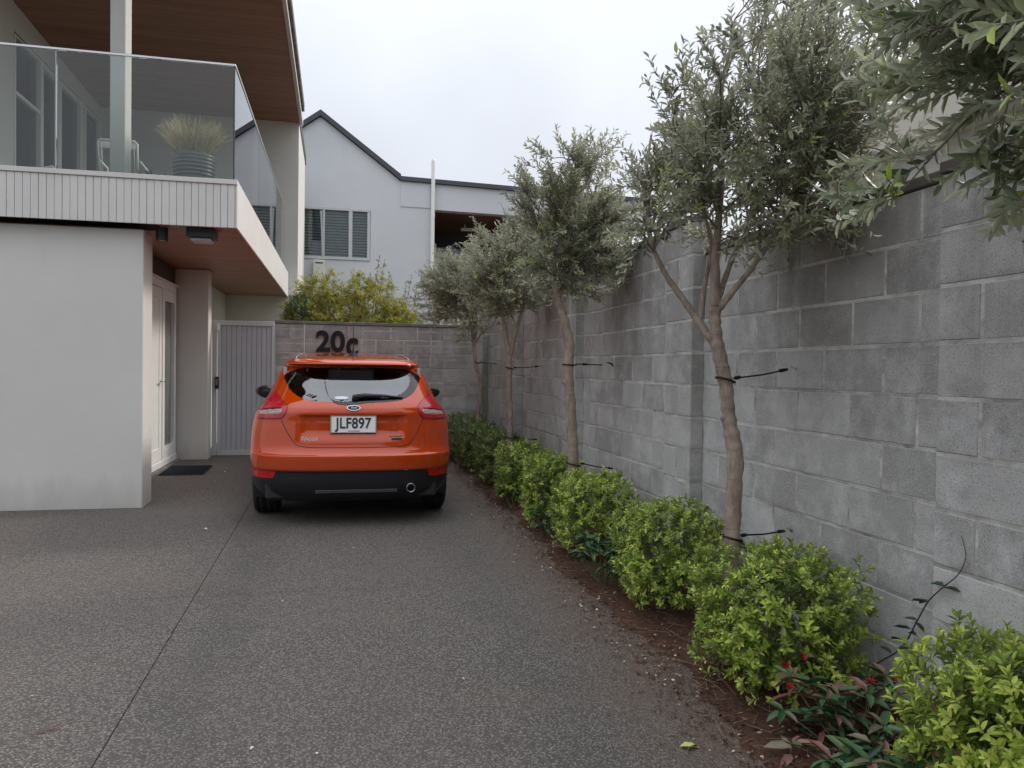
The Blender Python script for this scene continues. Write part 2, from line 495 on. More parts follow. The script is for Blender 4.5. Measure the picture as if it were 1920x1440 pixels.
# ------------------------------------------------------------------ mesh helpers
class MB:
    def __init__(self):
        self.v, self.f = [], []

    def add(self, vs, fs):
        o = len(self.v)
        self.v += [tuple(p) for p in vs]
        self.f += [tuple(i + o for i in f) for f in fs]

    def box(self, a, b):
        x0, y0, z0 = a; x1, y1, z1 = b
        self.add([(x0, y0, z0), (x1, y0, z0), (x1, y1, z0), (x0, y1, z0), (x0, y0, z1), (x1, y0, z1), (x1, y1, z1), (x0, y1, z1)],
                 [(0, 3, 2, 1), (4, 5, 6, 7), (0, 1, 5, 4), (1, 2, 6, 5), (2, 3, 7, 6), (3, 0, 4, 7)])
        return self

    def cbox(self, a, b, m=0.004):
        """box with chamfered edges"""
        a = np.array(a, float); b = np.array(b, float)
        m = min(m, 0.45 * float((b - a).min()))
        vs, idx = [], {}
        for i in range(8):
            s = [(i >> k) & 1 for k in range(3)]
            for ax in range(3):
                p = [0, 0, 0]
                for k in range(3):
                    q = (b if s[k] else a)[k]
                    p[k] = q if k == ax else q + (-m if s[k] else m)
                idx[(i, ax)] = len(vs); vs.append(tuple(p))
        fs = []
        for ax in range(3):
            u, w = (ax + 1) % 3, (ax + 2) % 3
            for s in (0, 1):
                ring = []
                for du, dw in ((0, 0), (1, 0), (1, 1), (0, 1)):
                    ring.append(idx[((s << ax) | (du << u) | (dw << w), ax)])
                fs.append(tuple(ring if s else ring[::-1]))
            for du in (0, 1):
                for dw in (0, 1):
                    c0 = (du << u) | (dw << w); c1 = c0 | (1 << ax)
                    q = (idx[(c0, u)], idx[(c1, u)], idx[(c1, w)], idx[(c0, w)])
                    fs.append(q if du == dw else q[::-1])
        for i in range(8):
            q = (idx[(i, 0)], idx[(i, 1)], idx[(i, 2)])
            fs.append(q if bin(i).count('1') % 2 == 1 else q[::-1])
        self.add(vs, fs)
        return self

    def tube(self, pts, radii, n=8, cap=True):
        pts = [Vector(p) for p in pts]
        if isinstance(radii, (int, float)):
            radii = [radii] * len(pts)
        o = len(self.v)
        ref = None
        for i, p in enumerate(pts):
            d = (pts[min(i + 1, len(pts) - 1)] - pts[max(i - 1, 0)])
            d = d.normalized() if d.length > 1e-9 else Vector((0, 0, 1))
            if ref is None:
                ref = Vector((1, 0, 0)) if abs(d.x) < 0.9 else Vector((0, 1, 0))
            a = (ref - ref.dot(d) * d).normalized()
            b = d.cross(a); ref = a
            for k in range(n):
                t = 2 * math.pi * k / n
                self.v.append(tuple(p + radii[i] * (math.cos(t) * a + math.sin(t) * b)))
        for i in range(len(pts) - 1):
            for k in range(n):
                k2 = (k + 1) % n
                self.f.append((o + i * n + k, o + i * n + k2, o + (i + 1) * n + k2, o + (i + 1) * n + k))
        if cap:
            self.f.append(tuple(o + k for k in range(n))[::-1])
            e = o + (len(pts) - 1) * n
            self.f.append(tuple(e + k for k in range(n)))
        return self

    def lathe(self, prof, n=32, origin=(0, 0, 0), axis='Z'):
        o = len(self.v)
        ox, oy, oz = origin
        for r, h in prof:
            for k in range(n):
                t = 2 * math.pi * k / n
                c, s = r * math.cos(t), r * math.sin(t)
                self.v.append({'Z': (ox + c, oy + s, oz + h), 'X': (ox + h, oy + c, oz + s), 'Y': (ox + s, oy + h, oz + c)}[axis])
        for i in range(len(prof) - 1):
            for k in range(n):
                k2 = (k + 1) % n
                self.f.append((o + i * n + k, o + i * n + k2, o + (i + 1) * n + k2, o + (i + 1) * n + k))
        return self

    def prism(self, poly, axis, a, b):
        """extrude a 2-D polygon along an axis from a to b"""
        def put(p, h):
            return {'X': (h, p[0], p[1]), 'Y': (p[0], h, p[1]), 'Z': (p[0], p[1], h)}[axis]
        n = len(poly)
        vs = [put(p, a) for p in poly] + [put(p, b) for p in poly]
        fs = [tuple(range(n))[::-1], tuple(range(n, 2 * n))]
        fs += [(i, (i + 1) % n, n + (i + 1) % n, n + i) for i in range(n)]
        self.add(vs, fs)
        return self

    def mesh(self, name, mat, smooth=False, fix=False):
        me = bpy.data.meshes.new(name)
        me.from_pydata(self.v, [], self.f)
        if mat is not None:
            me.materials.append(mat)
        if fix:
            bm = bmesh.new(); bm.from_mesh(me)
            bmesh.ops.recalc_face_normals(bm, faces=bm.faces)
            bm.to_mesh(me); bm.free()
        if smooth:
            me.polygons.foreach_set('use_smooth', [True] * len(me.polygons))
        me.update()
        return me


def link(name, me, parent=None, loc=None):
    o = bpy.data.objects.new(name, me)
    COL.objects.link(o)
    if parent is not None:
        o.parent = parent
    if loc is not None:
        o.location = loc
    return o


def tag(o, label=None, cat=None, group=None, kind=None):
    if label: o['label'] = label
    if cat: o['category'] = cat
    if group: o['group'] = group
    if kind: o['kind'] = kind
    return o


def thing(name, label, cat, loc=(0, 0, 0), group=None):
    o = bpy.data.objects.new(name, None)
    o.empty_display_size = 0.1
    COL.objects.link(o)
    o.location = loc
    return tag(o, label, cat, group)


def wpart(name, mb, mat, parent, smooth=False, fix=True, kind=None):
    """a part whose geometry is given in world coordinates; parent chain has no rotation"""
    off = Vector((0, 0, 0)); q = parent
    while q is not None:
        off += q.location; q = q.parent
    mb.v = [(x - off.x, y - off.y, z - off.z) for x, y, z in mb.v]
    o = link(name, mb.mesh(name, mat, smooth, fix), parent)
    if kind: o['kind'] = kind
    return o


def smooth_angle(o, deg=40):
    me = o.data
    me.polygons.foreach_set('use_smooth', [True] * len(me.polygons))
    try:
        me.set_sharp_from_angle(angle=math.radians(deg))
    except Exception:
        pass


def text_mesh(name, s, size, depth, mat, bold=0.0, shear=0.0, space=1.0, sx=1.0):
    cu = bpy.data.curves.new(name, 'FONT')
    cu.body = s; cu.size = size; cu.extrude = depth; cu.offset = bold
    cu.shear = shear; cu.space_character = space
    cu.align_x = 'CENTER'; cu.align_y = 'CENTER'
    tmp = bpy.data.objects.new(name, cu)
    COL.objects.link(tmp)
    dg = bpy.context.evaluated_depsgraph_get()
    me = bpy.data.meshes.new_from_object(tmp.evaluated_get(dg))
    bpy.data.objects.remove(tmp)
    n = len(me.vertices)
    co = np.empty(n * 3); me.vertices.foreach_get('co', co)
    co = co.reshape(-1, 3)
    co[:, 0] *= sx
    # stand the text up: x right, z up, facing -Y
    new = np.stack([co[:, 0], -co[:, 2], co[:, 1]], 1)
    me.vertices.foreach_set('co', new.ravel()); me.update()
    me.materials.clear(); me.materials.append(mat)
    return me


def leaf_mesh(name, base, d, nrm, length, width, tint, mat, fold=0.25, droop=0.15):
    """many leaves in one mesh: each leaf six vertices folded along its midrib, two quads"""
    n = len(base)
    d = d / np.linalg.norm(d, axis=1, keepdims=True)
    nrm = nrm - (nrm * d).sum(1, keepdims=True) * d
    nrm = nrm / np.maximum(np.linalg.norm(nrm, axis=1, keepdims=True), 1e-6)
    s = np.cross(d, nrm)
    L = length[:, None]; W = width[:, None] * 0.5
    up = nrm * (W * fold * 2)
    dr = -nrm * L * droop
    v = np.empty((n, 6, 3))
    v[:, 0] = base
    v[:, 1] = base + d * L * 0.32 + s * W + up
    v[:, 2] = base + d * L * 0.70 + s * W * 0.86 + up + dr * 0.4
    v[:, 3] = base + d * L + dr
    v[:, 4] = base + d * L * 0.70 - s * W * 0.86 + up + dr * 0.4
    v[:, 5] = base + d * L * 0.32 - s * W + up
    me = bpy.data.meshes.new(name)
    me.vertices.add(n * 6); me.loops.add(n * 8); me.polygons.add(n * 2)
    me.vertices.foreach_set('co', v.ravel())
    quad = np.array([0, 1, 2, 3, 0, 3, 4, 5])
    li = (np.arange(n)[:, None] * 6 + quad[None]).ravel()
    me.loops.foreach_set('vertex_index', li.astype(np.int32))
    me.polygons.foreach_set('loop_start', np.arange(0, n * 8, 4, dtype=np.int32))
    me.polygons.foreach_set('loop_total', np.full(n * 2, 4, dtype=np.int32))
    at = me.attributes.new('tint', 'FLOAT', 'FACE')
    at.data.foreach_set('value', np.repeat(np.clip(tint, 0, 1), 2).astype(np.float32))
    me.materials.append(mat)
    me.update(calc_edges=True)
    return me


def unit(a):
    return a / np.maximum(np.linalg.norm(a, axis=-1, keepdims=True), 1e-9)


def ground_strip(name, x0, x1, y0, y1, dz, mat, kind='structure', parent=None, ny=1):
    mb = MB()
    ys = np.linspace(y0, y1, ny + 1)
    for y in ys:
        mb.v += [(x0, y, gz(y) + dz), (x1, y, gz(y) + dz)]
    for i in range(ny):
        mb.f.append((2 * i, 2 * i + 1, 2 * i + 3, 2 * i + 2))
    o = link(name, mb.mesh(name, mat), parent)
    if kind: o['kind'] = kind
    return o


# ================================================================== GROUND
def build_ground():
    mb = MB()
    ys = [-300, -12, 14.6, 400]
    zs = [gz(-12) - 0.10, gz(-12) - 0.10, gz(14.6) - 0.10, gz(14.6) - 0.10]
    for y, z in zip(ys, zs):
        mb.v += [(-300, y, z), (300, y, z)]
    for i in range(3):
        mb.f.append((2 * i, 2 * i + 1, 2 * i + 3, 2 * i + 2))
    tag(link('ground', mb.mesh('ground', M['earth'])), kind='structure')

    # drive: a dark base with concrete panels standing 6 mm proud, saw-cut joints between them
    dr = ground_strip('driveway', -9.0, 1.68, -9.0, 11.195, -0.03, M['joint'], ny=2)
    xs = [-9.0, -4.6, -0.81, 1.50]
    ys = [-9.0, -2.2, 1.8, 4.75, 7.49, 11.19]
    g = 0.0026
    for i in range(3):
        for j in range(5):
            x0, x1 = xs[i] + g, xs[i + 1] - g
            y0, y1 = ys[j] + g, ys[j + 1] - g
            if i == 2:
                x1 = 1.655
            mb = MB()
            mb.add([(x0, y0, gz(y0)), (x1, y0, gz(y0)), (x1, y1, gz(y1)), (x0, y1, gz(y1)),
                    (x0, y0, gz(y0) - 0.025), (x1, y0, gz(y0) - 0.025), (x1, y1, gz(y1) - 0.025), (x0, y1, gz(y1) - 0.025)],
                   [(0, 1, 2, 3), (4, 5, 1, 0), (5, 6, 2, 1), (6, 7, 3, 2), (7, 4, 0, 3)])
            link('paving_panel', mb.mesh('paving_panel', M['drive'], fix=True), dr)

    # planting bed with an uneven margin, heaped a little against the wall
    mb = MB()
    ny, nx = 420, 16
    ys = np.linspace(-3.0, 11.19, ny)
    ph = RNG.random(6) * 6.28
    edge = 1.50 + 0.035 * np.sin(ys * 2.1 + ph[0]) + 0.025 * np.sin(ys * 5.3 + ph[1]) + 0.016 * np.sin(ys * 13 + ph[2]) + 0.012 * np.sin(ys * 31 + ph[3])
    for j, y in enumerate(ys):
        for i in range(nx):
            u = i / (nx - 1)
            x = edge[j] * (1 - u) + 2.2 * u
            h = 0.004 + 0.05 * (1 - (1 - min(1, u * 2.2)) ** 2) * 0.7 + 0.012 * math.sin(x * 31 + y * 9) * math.sin(y * 17 - x * 11) * min(1, u * 4)
            if i == 0: h = 0.002
            mb.v.append((x, y, gz(y) + h))
    for j in range(ny - 1):
        for i in range(nx - 1):
            a = j * nx + i
            mb.f.append((a, a + 1, a + nx + 1, a + nx))
    tag(link('garden_bed', mb.mesh('garden_bed', M['soil'], smooth=True)), kind='structure')

    # bark chips, fine and uncountable, thinning out over the edge of the drive
    n = 15000
    y = 0.4 + 10.6 * RNG.random(n) ** 1.5
    x = 1.52 + 0.66 * RNG.random(n)
    k = RNG.random(n) < 0.34
    x[k] = 1.52 - np.abs(RNG.normal(0, 0.13, k.sum()))
    u = np.clip((x - 1.5) / 0.68, 0, 1)
    z = gz(y) + 0.006 + 0.035 * (1 - (1 - np.minimum(1, u * 2.2)) ** 2) + RNG.random(n) * 0.008
    d = np.stack([RNG.normal(size=n), RNG.normal(size=n), RNG.normal(size=n) * 0.22], 1)
    nr = np.stack([RNG.normal(size=n) * 0.4, RNG.normal(size=n) * 0.4, np.ones(n)], 1)
    L = RNG.uniform(0.008, 0.03, n); W = L * RNG.uniform(0.12, 0.5, n)
    z[:] = z
    me = leaf_mesh('bark_chips', np.stack([x, y, z], 1), d, nr, L, W, RNG.random(n) ** 1.3, M['litter'], 0.1, 0.05)
    tag(link('bark_chips', me), kind='stuff')
    # pale fallen petals and scraps
    n = 420
    y = 2.0 + 8.3 * RNG.random(n)
    x = 1.50 - RNG.normal(0, 0.16, n) + 0.05
    k = RNG.random(n) < 0.10
    x[k] = RNG.uniform(-1.6, 1.4, k.sum())
    u = np.clip((x - 1.5) / 0.68, 0, 1)
    z = gz(y) + 0.008 + 0.035 * (1 - (1 - np.minimum(1, u * 2.2)) ** 2)
    d = np.stack([RNG.normal(size=n), RNG.normal(size=n), RNG.normal(size=n) * 0.15], 1)
    nr = np.stack([RNG.normal(size=n) * 0.4, RNG.normal(size=n) * 0.4, np.ones(n)], 1)
    L = RNG.uniform(0.010, 0.022, n); W = L * RNG.uniform(0.3, 0.7, n)
    me = leaf_mesh('fallen_petals', np.stack([x, y, z], 1), d, nr, L, W, RNG.random(n), M['petal'], 0.2, 0.1)
    tag(link('fallen_petals', me), kind='stuff')
    # dry twigs and stalks
    mb = MB()
    for _ in range(340):
        y = 1.9 + 7.5 * random.random() ** 1.6
        x = random.gauss(1.56, 0.13)
        if x > 2.1: continue
        a = random.random() * math.pi
        L = random.uniform(0.03, 0.11)
        u = min(1, max(0, (x - 1.5) / 0.68))
        z = gz(y) + 0.010 + 0.035 * (1 - (1 - min(1, u * 2.2)) ** 2)
        p = [(x - math.cos(a) * L, y - math.sin(a) * L, z), (x + random.uniform(-.008, .008), y + random.uniform(-.008, .008), z + random.uniform(0, .008)), (x + math.cos(a) * L, y + math.sin(a) * L, z + 0.003)]
        mb.tube(p, [0.0011, 0.0010, 0.0006], 4)
    tag(link('dry_stalks', mb.mesh('dry_stalks', plain('dry_stalk', (0.24, 0.165, 0.115), 0.9, vary=0.5, scale=4))), kind='stuff')

    # the single fallen leaf in the foreground, a white petal, a brown twig
    def lone(name, label, cat, x, y, L, W, tint, mat, ang):
        me = leaf_mesh(name, np.array([[0.0, 0, 0]]), np.array([[math.cos(ang), math.sin(ang), 0.06]]), np.array([[0.1, -0.1, 1.0]]),
                       np.array([L]), np.array([W]), np.array([tint]), mat, 0.3, 0.12)
        tag(link(name, me, None, (x, y, gz(y) + 0.006)), label, cat)
    lone('fallen_leaf', 'yellow-green fallen leaf lying on the grey drive in the foreground', 'leaf', 1.225, 2.600, 0.075, 0.03, 1.0,
         mat_tinted('fallen_leaf_skin', [(0, (0.42, 0.46, 0.12)), (1, (0.50, 0.53, 0.16))], trans=0.05), -0.25)
    lone('fallen_petal', 'white petal lying alone on the drive near the house corner', 'petal', -1.05, 6.53, 0.04, 0.025, 1.0, M['petal'], -0.6)
    mb = MB()
    mb.tube([(0, 0, 0), (0.03, 0.012, 0.006), (0.075, 0.016, 0.002)], [0.003, 0.0028, 0.001], 5)
    mb.tube([(0.005, -0.012, 0), (0.04, 0.0, 0.006), (0.065, 0.03, 0.003)], [0.0025, 0.002, 0.001], 5)
    tag(link('fallen_twig', mb.mesh('fallen_twig', plain('twig_skin', (0.22, 0.14, 0.10), 0.9, vary=0.3)), None, (-1.08, 3.14, gz(3.14) + 0.004)),
        'small brown twig lying on the drive at the lower left', 'twig')


build_ground()

# ================================================================== BLOCK WALLS
_block_cache = {}


def block_obj(parent, lo, hi, stuff=None):
    """one concrete block; alike blocks share their mesh"""
    lo = np.array(lo); hi = np.array(hi)
    dims = hi - lo
    if stuff is not None:
        stuff.cbox(lo, hi, 0.004); return
    key = tuple(np.round(dims, 4))
    if key not in _block_cache:
        h = dims / 2
        _block_cache[key] = MB().cbox(-h, h, 0.0045).mesh('block', M['block'])
    off = Vector((0, 0, 0)); q = parent
    while q is not None:
        off += q.location; q = q.parent
    c = (lo + hi) / 2
    o = link('block', _block_cache[key], parent, (c[0] - off.x + random.uniform(-.0016, .0016), c[1] - off.y + random.uniform(-.0016, .0016), c[2] - off.z + random.uniform(-.0012, .0012)))
    o.rotation_euler = (random.uniform(-.003, .003), random.uniform(-.003, .003), random.uniform(-.003, .003))
    return o


JT = 0.010      # joint width
WX, PX, WB = 2.185, 2.100, 2.375      # wall face, pilaster face, wall back
ROW0 = -0.061


def build_right_wall():
    root = thing('block_wall', 'long grey concrete block boundary wall with pilasters behind the olive trees', 'wall', (2.28, 6.5, 0.0))
    # mortar core just behind the block faces
    mb = MB()
    mb.box((WX + 0.0022, -3.0, -0.3), (WB - 0.0035, 4.58, 2.136))
    mb.box((WX + 0.0022, 4.5802, -0.3), (WB - 0.0035, 11.85, 2.336))
    wpart('mortar', mb, M['mortar'], root)
    # copings
    mb = MB()
    mb.cbox((WX - 0.012, -3.0, 2.139), (WB + 0.012, 4.578, 2.186), 0.006)
    wpart('coping', mb, M['coping'], root)
    mb = MB()
    mb.cbox((WX - 0.012, 4.582, 2.339), (WB + 0.012, 11.85, 2.386), 0.006)
    wpart('coping', mb, M['coping'], root)
    pil = [(2.0, 2.385), (4.385, 4.775), (6.785, 7.175), (9.185, 9.575), (11.5, 11.85)]
    bays = [(0.78, 1.995, 1.99), (2.38, 4.38, 2.38), (4.78, 6.78, 4.78), (7.18, 9.18, 7.18), (9.58, 11.49, 9.58)]
    hidden = MB()
    for (y0, y1, org) in bays:
        bay = link('wall_bay', None, root)
        rows = 11 if y1 < 4.5 else 12
        for r in range(rows):
            z0, z1 = ROW0 + 0.2 * r + JT / 2, ROW0 + 0.2 * (r + 1) - JT / 2
            off = 0.0 if r % 2 == 1 else 0.2
            cuts = [y0] + [c for c in (org + off - 0.4 + 0.4 * k for k in range(-3, 9)) if y0 + 0.03 < c < y1 - 0.03] + [y1]
            for a, b in zip(cuts[:-1], cuts[1:]):
                block_obj(bay, (WX, a + JT / 2, z0), (WB, b - JT / 2, z1), hidden if r == 0 else None)
    for k, (y0, y1) in enumerate(pil):
        ps = link('pilaster', None, root)
        rows = 11 if y1 < 4.5 else 12
        core = MB().box((PX + 0.0022, y0 + 0.0022, -0.3), (WX + 0.003, y1 - 0.0035, ROW0 + 0.2 * rows - 0.004))
        wpart('mortar', core, M['mortar'], ps)
        for r in range(rows):
            z0, z1 = ROW0 + 0.2 * r + JT / 2, ROW0 + 0.2 * (r + 1) - JT / 2
            mid = (y0 + y1) / 2
            cuts = [y0, y1] if r % 2 == 1 else [y0, mid, y1]
            for i, (a, b) in enumerate(zip(cuts[:-1], cuts[1:])):
                block_obj(ps, (PX, a + (JT / 2 if i else 0), z0), (WX + 0.002, b - (JT / 2 if i < len(cuts) - 2 else 0), z1), hidden if r == 0 else None)
        # pilaster cap
        capz = ROW0 + 0.2 * rows
        wpart('cap', MB().cbox((PX - 0.008, y0 - 0.008, capz + 0.001), (WX - 0.014, y1 + 0.008, capz + 0.045), 0.005), M['coping'], ps)
    wpart('footing_course', hidden, M['block'], root, kind='stuff')


def build_far_wall():
    root = thing('block_wall', 'low grey concrete block wall across the end of the drive behind the car', 'wall', (0.6, 11.3, 0.0))
    y0, y1 = 11.20, 11.39
    xa, xb = -0.880, 2.035
    base = 0.012
    wpart('mortar', MB().box((xa + 0.003, y0 + 0.0022, -0.1), (xb - 0.003, y1 - 0.0035, 2.008)), M['mortar'], root)
    rows = [(base + 0.2 * r, base + 0.2 * (r + 1)) for r in range(10)]
    for r, (z0, z1) in enumerate(rows):
        odd = (9 - r) % 2 == 0
        cuts = [xa]
        if odd:
            cuts += [-0.682, -0.486, -0.252, 0.12, 0.321, 0.708, 1.09, 1.285, 1.482, 1.815]
        else:
            cuts += [-0.486, -0.09, 0.30, 0.503, 0.893, 1.288, 1.625, 2.016] if r > 6 else [-0.486, -0.09, 0.30, 0.69, 1.09, 1.455, 1.82]
        cuts = [c for c in cuts if c < xb - 0.03] + [xb]
        for a, b in zip(cuts[:-1], cuts[1:]):
            block_obj(root, (a + JT / 2, y0, z0 + JT / 2), (b - JT / 2, y1, z1 - JT / 2))
    wpart('coping', MB().cbox((xa - 0.006, y0 - 0.012, 2.013), (xb + 0.004, y1 + 0.012, 2.055), 0.005), M['far_cap'], root)
    wpart('control_joint', MB().cbox((-0.491, y0 - 0.004, 1.40), (-0.481, y0 + 0.004, 2.012), 0.001), M['white'], root)
    # black house number, each character pinned to the wall by itself
    for ch, x, z, size, lab in (('2', -0.232, 1.762, 0.40, 'black numeral 2, first of the house number on the end wall'),
                                ('0', -0.030, 1.762, 0.40, 'black numeral 0, middle character of the house number on the end wall'),
                                ('c', 0.168, 1.742, 0.50, 'black lower-case letter c, last of the house number on the end wall')):
        me = text_mesh('house_number', ch, size, 0.012, M['black'], bold=0.011, sx=0.82 if ch == 'c' else 1.0)
        o = link('house_number', me, None, (x, y0 - 0.018, z))
        tag(o, lab, 'house number', 'house number characters on the end wall')


build_right_wall()
build_far_wall()

# ================================================================== LEFT HOUSE
SOF = 2.672          # balcony soffit
ROOF0, ROOFK = 5.80, 0.037


def roof_z(y):
    return ROOF0 + ROOFK * (14.5 - y)


def build_house():
    H = thing('house', 'warm white two-storey house with timber-lined balcony on the left', 'house', (-3.0, 11.0, 0.0))
    P = lambda name, mb, mat, parent=H, **k: wpart(name, mb, mat, parent, **k)
    # ---- ground floor
    P('front_wall', MB().cbox((-7.0, 7.52, -0.2), (-1.73, 7.87, 2.628), 0.006), M['plaster'])
    P('wall', MB().cbox((-2.095, 10.80, -0.2), (-1.69, 11.06, SOF - 0.003), 0.006), M['plaster']).name = 'pier'
    P('rear_wall', MB().box((-7.0, 14.5, -0.2), (-0.757, 17.0, SOF)).box((-7.0, 14.5, SOF + 0.4), (-0.757, 17.0, roof_z(14.5) - 0.002)).box((-7.0, 14.5, SOF + 0.0005), (-0.757, 17.0, SOF + 0.3995)), M['plaster'])
    P('entry_wall', MB().box((-2.40, 7.872, 2.425), (-2.10, 10.798, SOF - 0.004)), M['dark_timber'])
    P('entry_wall', MB().box((-2.40, 7.872, -0.2), (-2.12, 9.02, 2.424)), M['plaster'])
    P('reveal', MB().box((-2.16, 10.742, 0.15), (-2.09, 10.797, 2.424)), M['dark_timber'])
    P('side_wall', MB().box((-2.30, 11.061, -0.2), (-1.98, 14.498, SOF - 0.004)), M['plaster'])
    # door with panel, frame and side light, facing the drive
    g = gz(10.0)
    fr = P('door_frame', MB().cbox((-2.16, 9.02, 2.335), (-2.072, 10.74, 2.42), 0.004)
           .cbox((-2.16, 9.02, g + 0.105), (-2.072, 9.085, 2.334), 0.004).cbox((-2.16, 9.975, g + 0.105), (-2.070, 10.075, 2.334), 0.004)
           .cbox((-2.16, 10.655, g + 0.105), (-2.072, 10.74, 2.334), 0.004).cbox((-2.16, 9.02, g + 0.03), (-2.060, 10.74, g + 0.104), 0.004)
           .cbox((-2.15, 10.076, 2.20), (-2.078, 10.654, 2.333), 0.003).cbox((-2.15, 10.076, g + 0.1055), (-2.078, 10.654, g + 0.25), 0.003)
           .cbox((-2.10, 9.0, 2.421), (-2.045, 10.78, 2.44), 0.002), M['white'])
    dr = P('door', MB().cbox((-2.145, 9.095, g + 0.112), (-2.092, 9.97, 2.328), 0.004)
           .cbox((-2.094, 9.095, g + 0.112), (-2.084, 9.215, 2.328), 0.003).cbox((-2.094, 9.85, g + 0.112), (-2.084, 9.97, 2.328), 0.003)
           .cbox((-2.094, 9.216, 2.20), (-2.084, 9.849, 2.328), 0.003).cbox((-2.094, 9.216, g + 0.112), (-2.084, 9.849, g + 0.26), 0.003), M['white'])
    hb = MB()
    hb.tube([(-2.086, 9.90, 1.22), (-2.035, 9.90, 1.22), (-2.032, 9.78, 1.222)], [0.011, 0.010, 0.009], 8)
    P('handle', hb, M['steel'], dr, smooth=True)
    P('side_light', MB().box((-2.125, 10.076, g + 0.25), (-2.118, 10.654, 2.20)), plain('obscure_glass', (0.16, 0.17, 0.165), 0.12, vary=0.15, scale=2), fr)
    P('doorstep', MB().cbox((-2.16, 8.9, gz(8.9) - 0.05), (-2.02, 10.77, g + 0.028), 0.006), M['far_cap'])
    # ---- balcony
    P('balcony_slab', MB().box((-7.0, 7.43, SOF + 0.025), (-0.935, 14.498, 3.03)), M['plaster'])
    sb = MB()
    y = 7.43
    while y < 14.45:
        sb.box((-4.3 if y > 7.8 else -1.60, y + 0.002, SOF), (-0.945, min(y + 0.130, 14.495), SOF + 0.020)); y += 0.134
    P('soffit_lining', sb, M['timber'], kind='stuff')
    P('soffit_backing', MB().box((-7.0, 7.435, SOF + 0.0205), (-0.94, 14.494, SOF + 0.0245)), M['shadow_gap'])
    P('side_fascia', MB().cbox((-0.934, 7.385, SOF - 0.012), (-0.915, 14.497, 3.092), 0.003), M['board'])
    P('front_backing', MB().box((-7.0, 7.405, SOF - 0.004), (-0.9345, 7.4295, 3.046)), M['far_cap'])
    w = 0.0615
    bm_ = MB().cbox((0, 0, 0), (w - 0.0030, 0.016, 3.048 - SOF + 0.012), 0.0025).mesh('fascia_board', M['board'], fix=True)
    x = -0.9355 - w
    k = 0
    while x > -4.15:
        link('fascia_board', bm_, H, (x + 3.0 + random.uniform(-.0006, .0006), 7.388 - 11.0 + random.uniform(-.0012, .0012), SOF - 0.012)); x -= w; k += 1
    P('front_cap', MB().cbox((-7.0, 7.375, 3.049), (-0.9142, 7.50, 3.092), 0.003), M['board'])
    P('side_cap', MB().cbox((-1.02, 7.501, 3.0305), (-0.9345, 14.49, 3.088), 0.003), M['board'])
    P('balcony_floor', MB().box((-4.02, 7.501, 3.0302), (-1.021, 14.497, 3.05)), plain('balcony_tile', (0.16, 0.16, 0.165), 0.6, vary=0.1))
    # frameless glass balustrade
    top = 4.125
    for xa, xb in ((-4.9, -3.70), (-3.688, -2.425), (-2.413, -0.962)):
        P('glass_panel', MB().box((xa, 7.44, 3.0925), (xb, 7.452, top)), M['glass'])
    for xe in (-3.694, -2.419):
        P('glass_joint', MB().box((xe - 0.004, 7.439, 3.093), (xe + 0.004, 7.453, top)), plain('glass_edge_pale', (0.46, 0.52, 0.50), 0.2))
    P('glass_joint', MB().box((-0.961, 7.438, 3.0925), (-0.949, 7.4535, top)), M['glass_edge'])
    for ya, yb in ((7.455, 9.55), (9.562, 11.65), (11.662, 13.95)):
        P('glass_panel', MB().box((-0.961, ya, 3.0925), (-0.949, yb, top)), M['glass'])
    P('handrail', MB().cbox((-4.9, 7.431, top + 0.0005), (-0.944, 7.461, top + 0.022), 0.003), M['steel'])
    P('handrail', MB().cbox((-0.97, 7.4615, top + 0.0005), (-0.942, 13.95, top + 0.022), 0.003), M['steel'])
    # ---- upper wall facing the drive
    UX = -4.02
    zt = 5.545
    up = MB()
    up.box((-4.3, 7.60, 3.051), (UX, 10.90, roof_z(7.6) - 0.06))
    up.box((-4.3, 13.50, 3.051), (UX, 13.66, zt + 0.03)).box((-4.3, 14.47, 3.051), (UX, 14.498, zt + 0.03))
    up.prism([(10.9002, zt + 0.0302), (14.4985, zt + 0.0302), (14.4985, roof_z(14.5) - 0.005), (10.9002, roof_z(10.9) - 0.005)], 'X', -4.3, UX)
    P('upper_wall', up, M['plaster'])
    P('upper_wall', MB().box((-7.0, 7.60, 3.051), (-4.301, 7.75, roof_z(7.6) - 0.06)), M['plaster'])
    rm = MB()
    rm.box((-6.4, 7.76, 3.052), (-6.3, 14.4, 5.55)).box((-6.29, 7.76, 5.58), (-4.31, 14.4, 5.62)).box((-6.29, 7.76, 3.052), (-4.31, 14.4, 3.07))
    P('room_lining', rm, M['room'])

    def window(ya, yb, bars=(), rail=None, fw=0.05, label=None):
        z0 = 3.06
        f = MB()
        f.cbox((UX - 0.10, ya, z0), (UX + 0.012, ya + fw, zt), 0.003).cbox((UX - 0.10, yb - fw, z0), (UX + 0.012, yb, zt), 0.003)
        f.cbox((UX - 0.10, ya + fw, zt - fw), (UX + 0.010, yb - fw, zt), 0.003).cbox((UX - 0.10, ya + fw, z0), (UX + 0.010, yb - fw, z0 + fw), 0.003)
        for b, bw in bars:
            f.cbox((UX - 0.09, b - bw / 2, z0 + fw + 0.001), (UX + 0.008, b + bw / 2, zt - fw - 0.001), 0.003)
        if rail:
            f.cbox((UX - 0.085, ya + fw + 0.001, rail - 0.025), (UX + 0.004, yb - fw - 0.001, rail + 0.025), 0.003)
        o = P('window', f, M['white'])
        P('pane', MB().box((UX - 0.055, ya + fw * .5, z0 + fw * .5), (UX - 0.049, yb - fw * .5, zt - fw * .5)), M['win_glass'], o)
        return o
    window(10.91, 11.80, rail=4.83, fw=0.03)
    window(11.80, 13.50, bars=((12.52, 0.15),), fw=0.07)
    window(13.67, 14.465, fw=0.04)
    cu = MB()
    n = 60
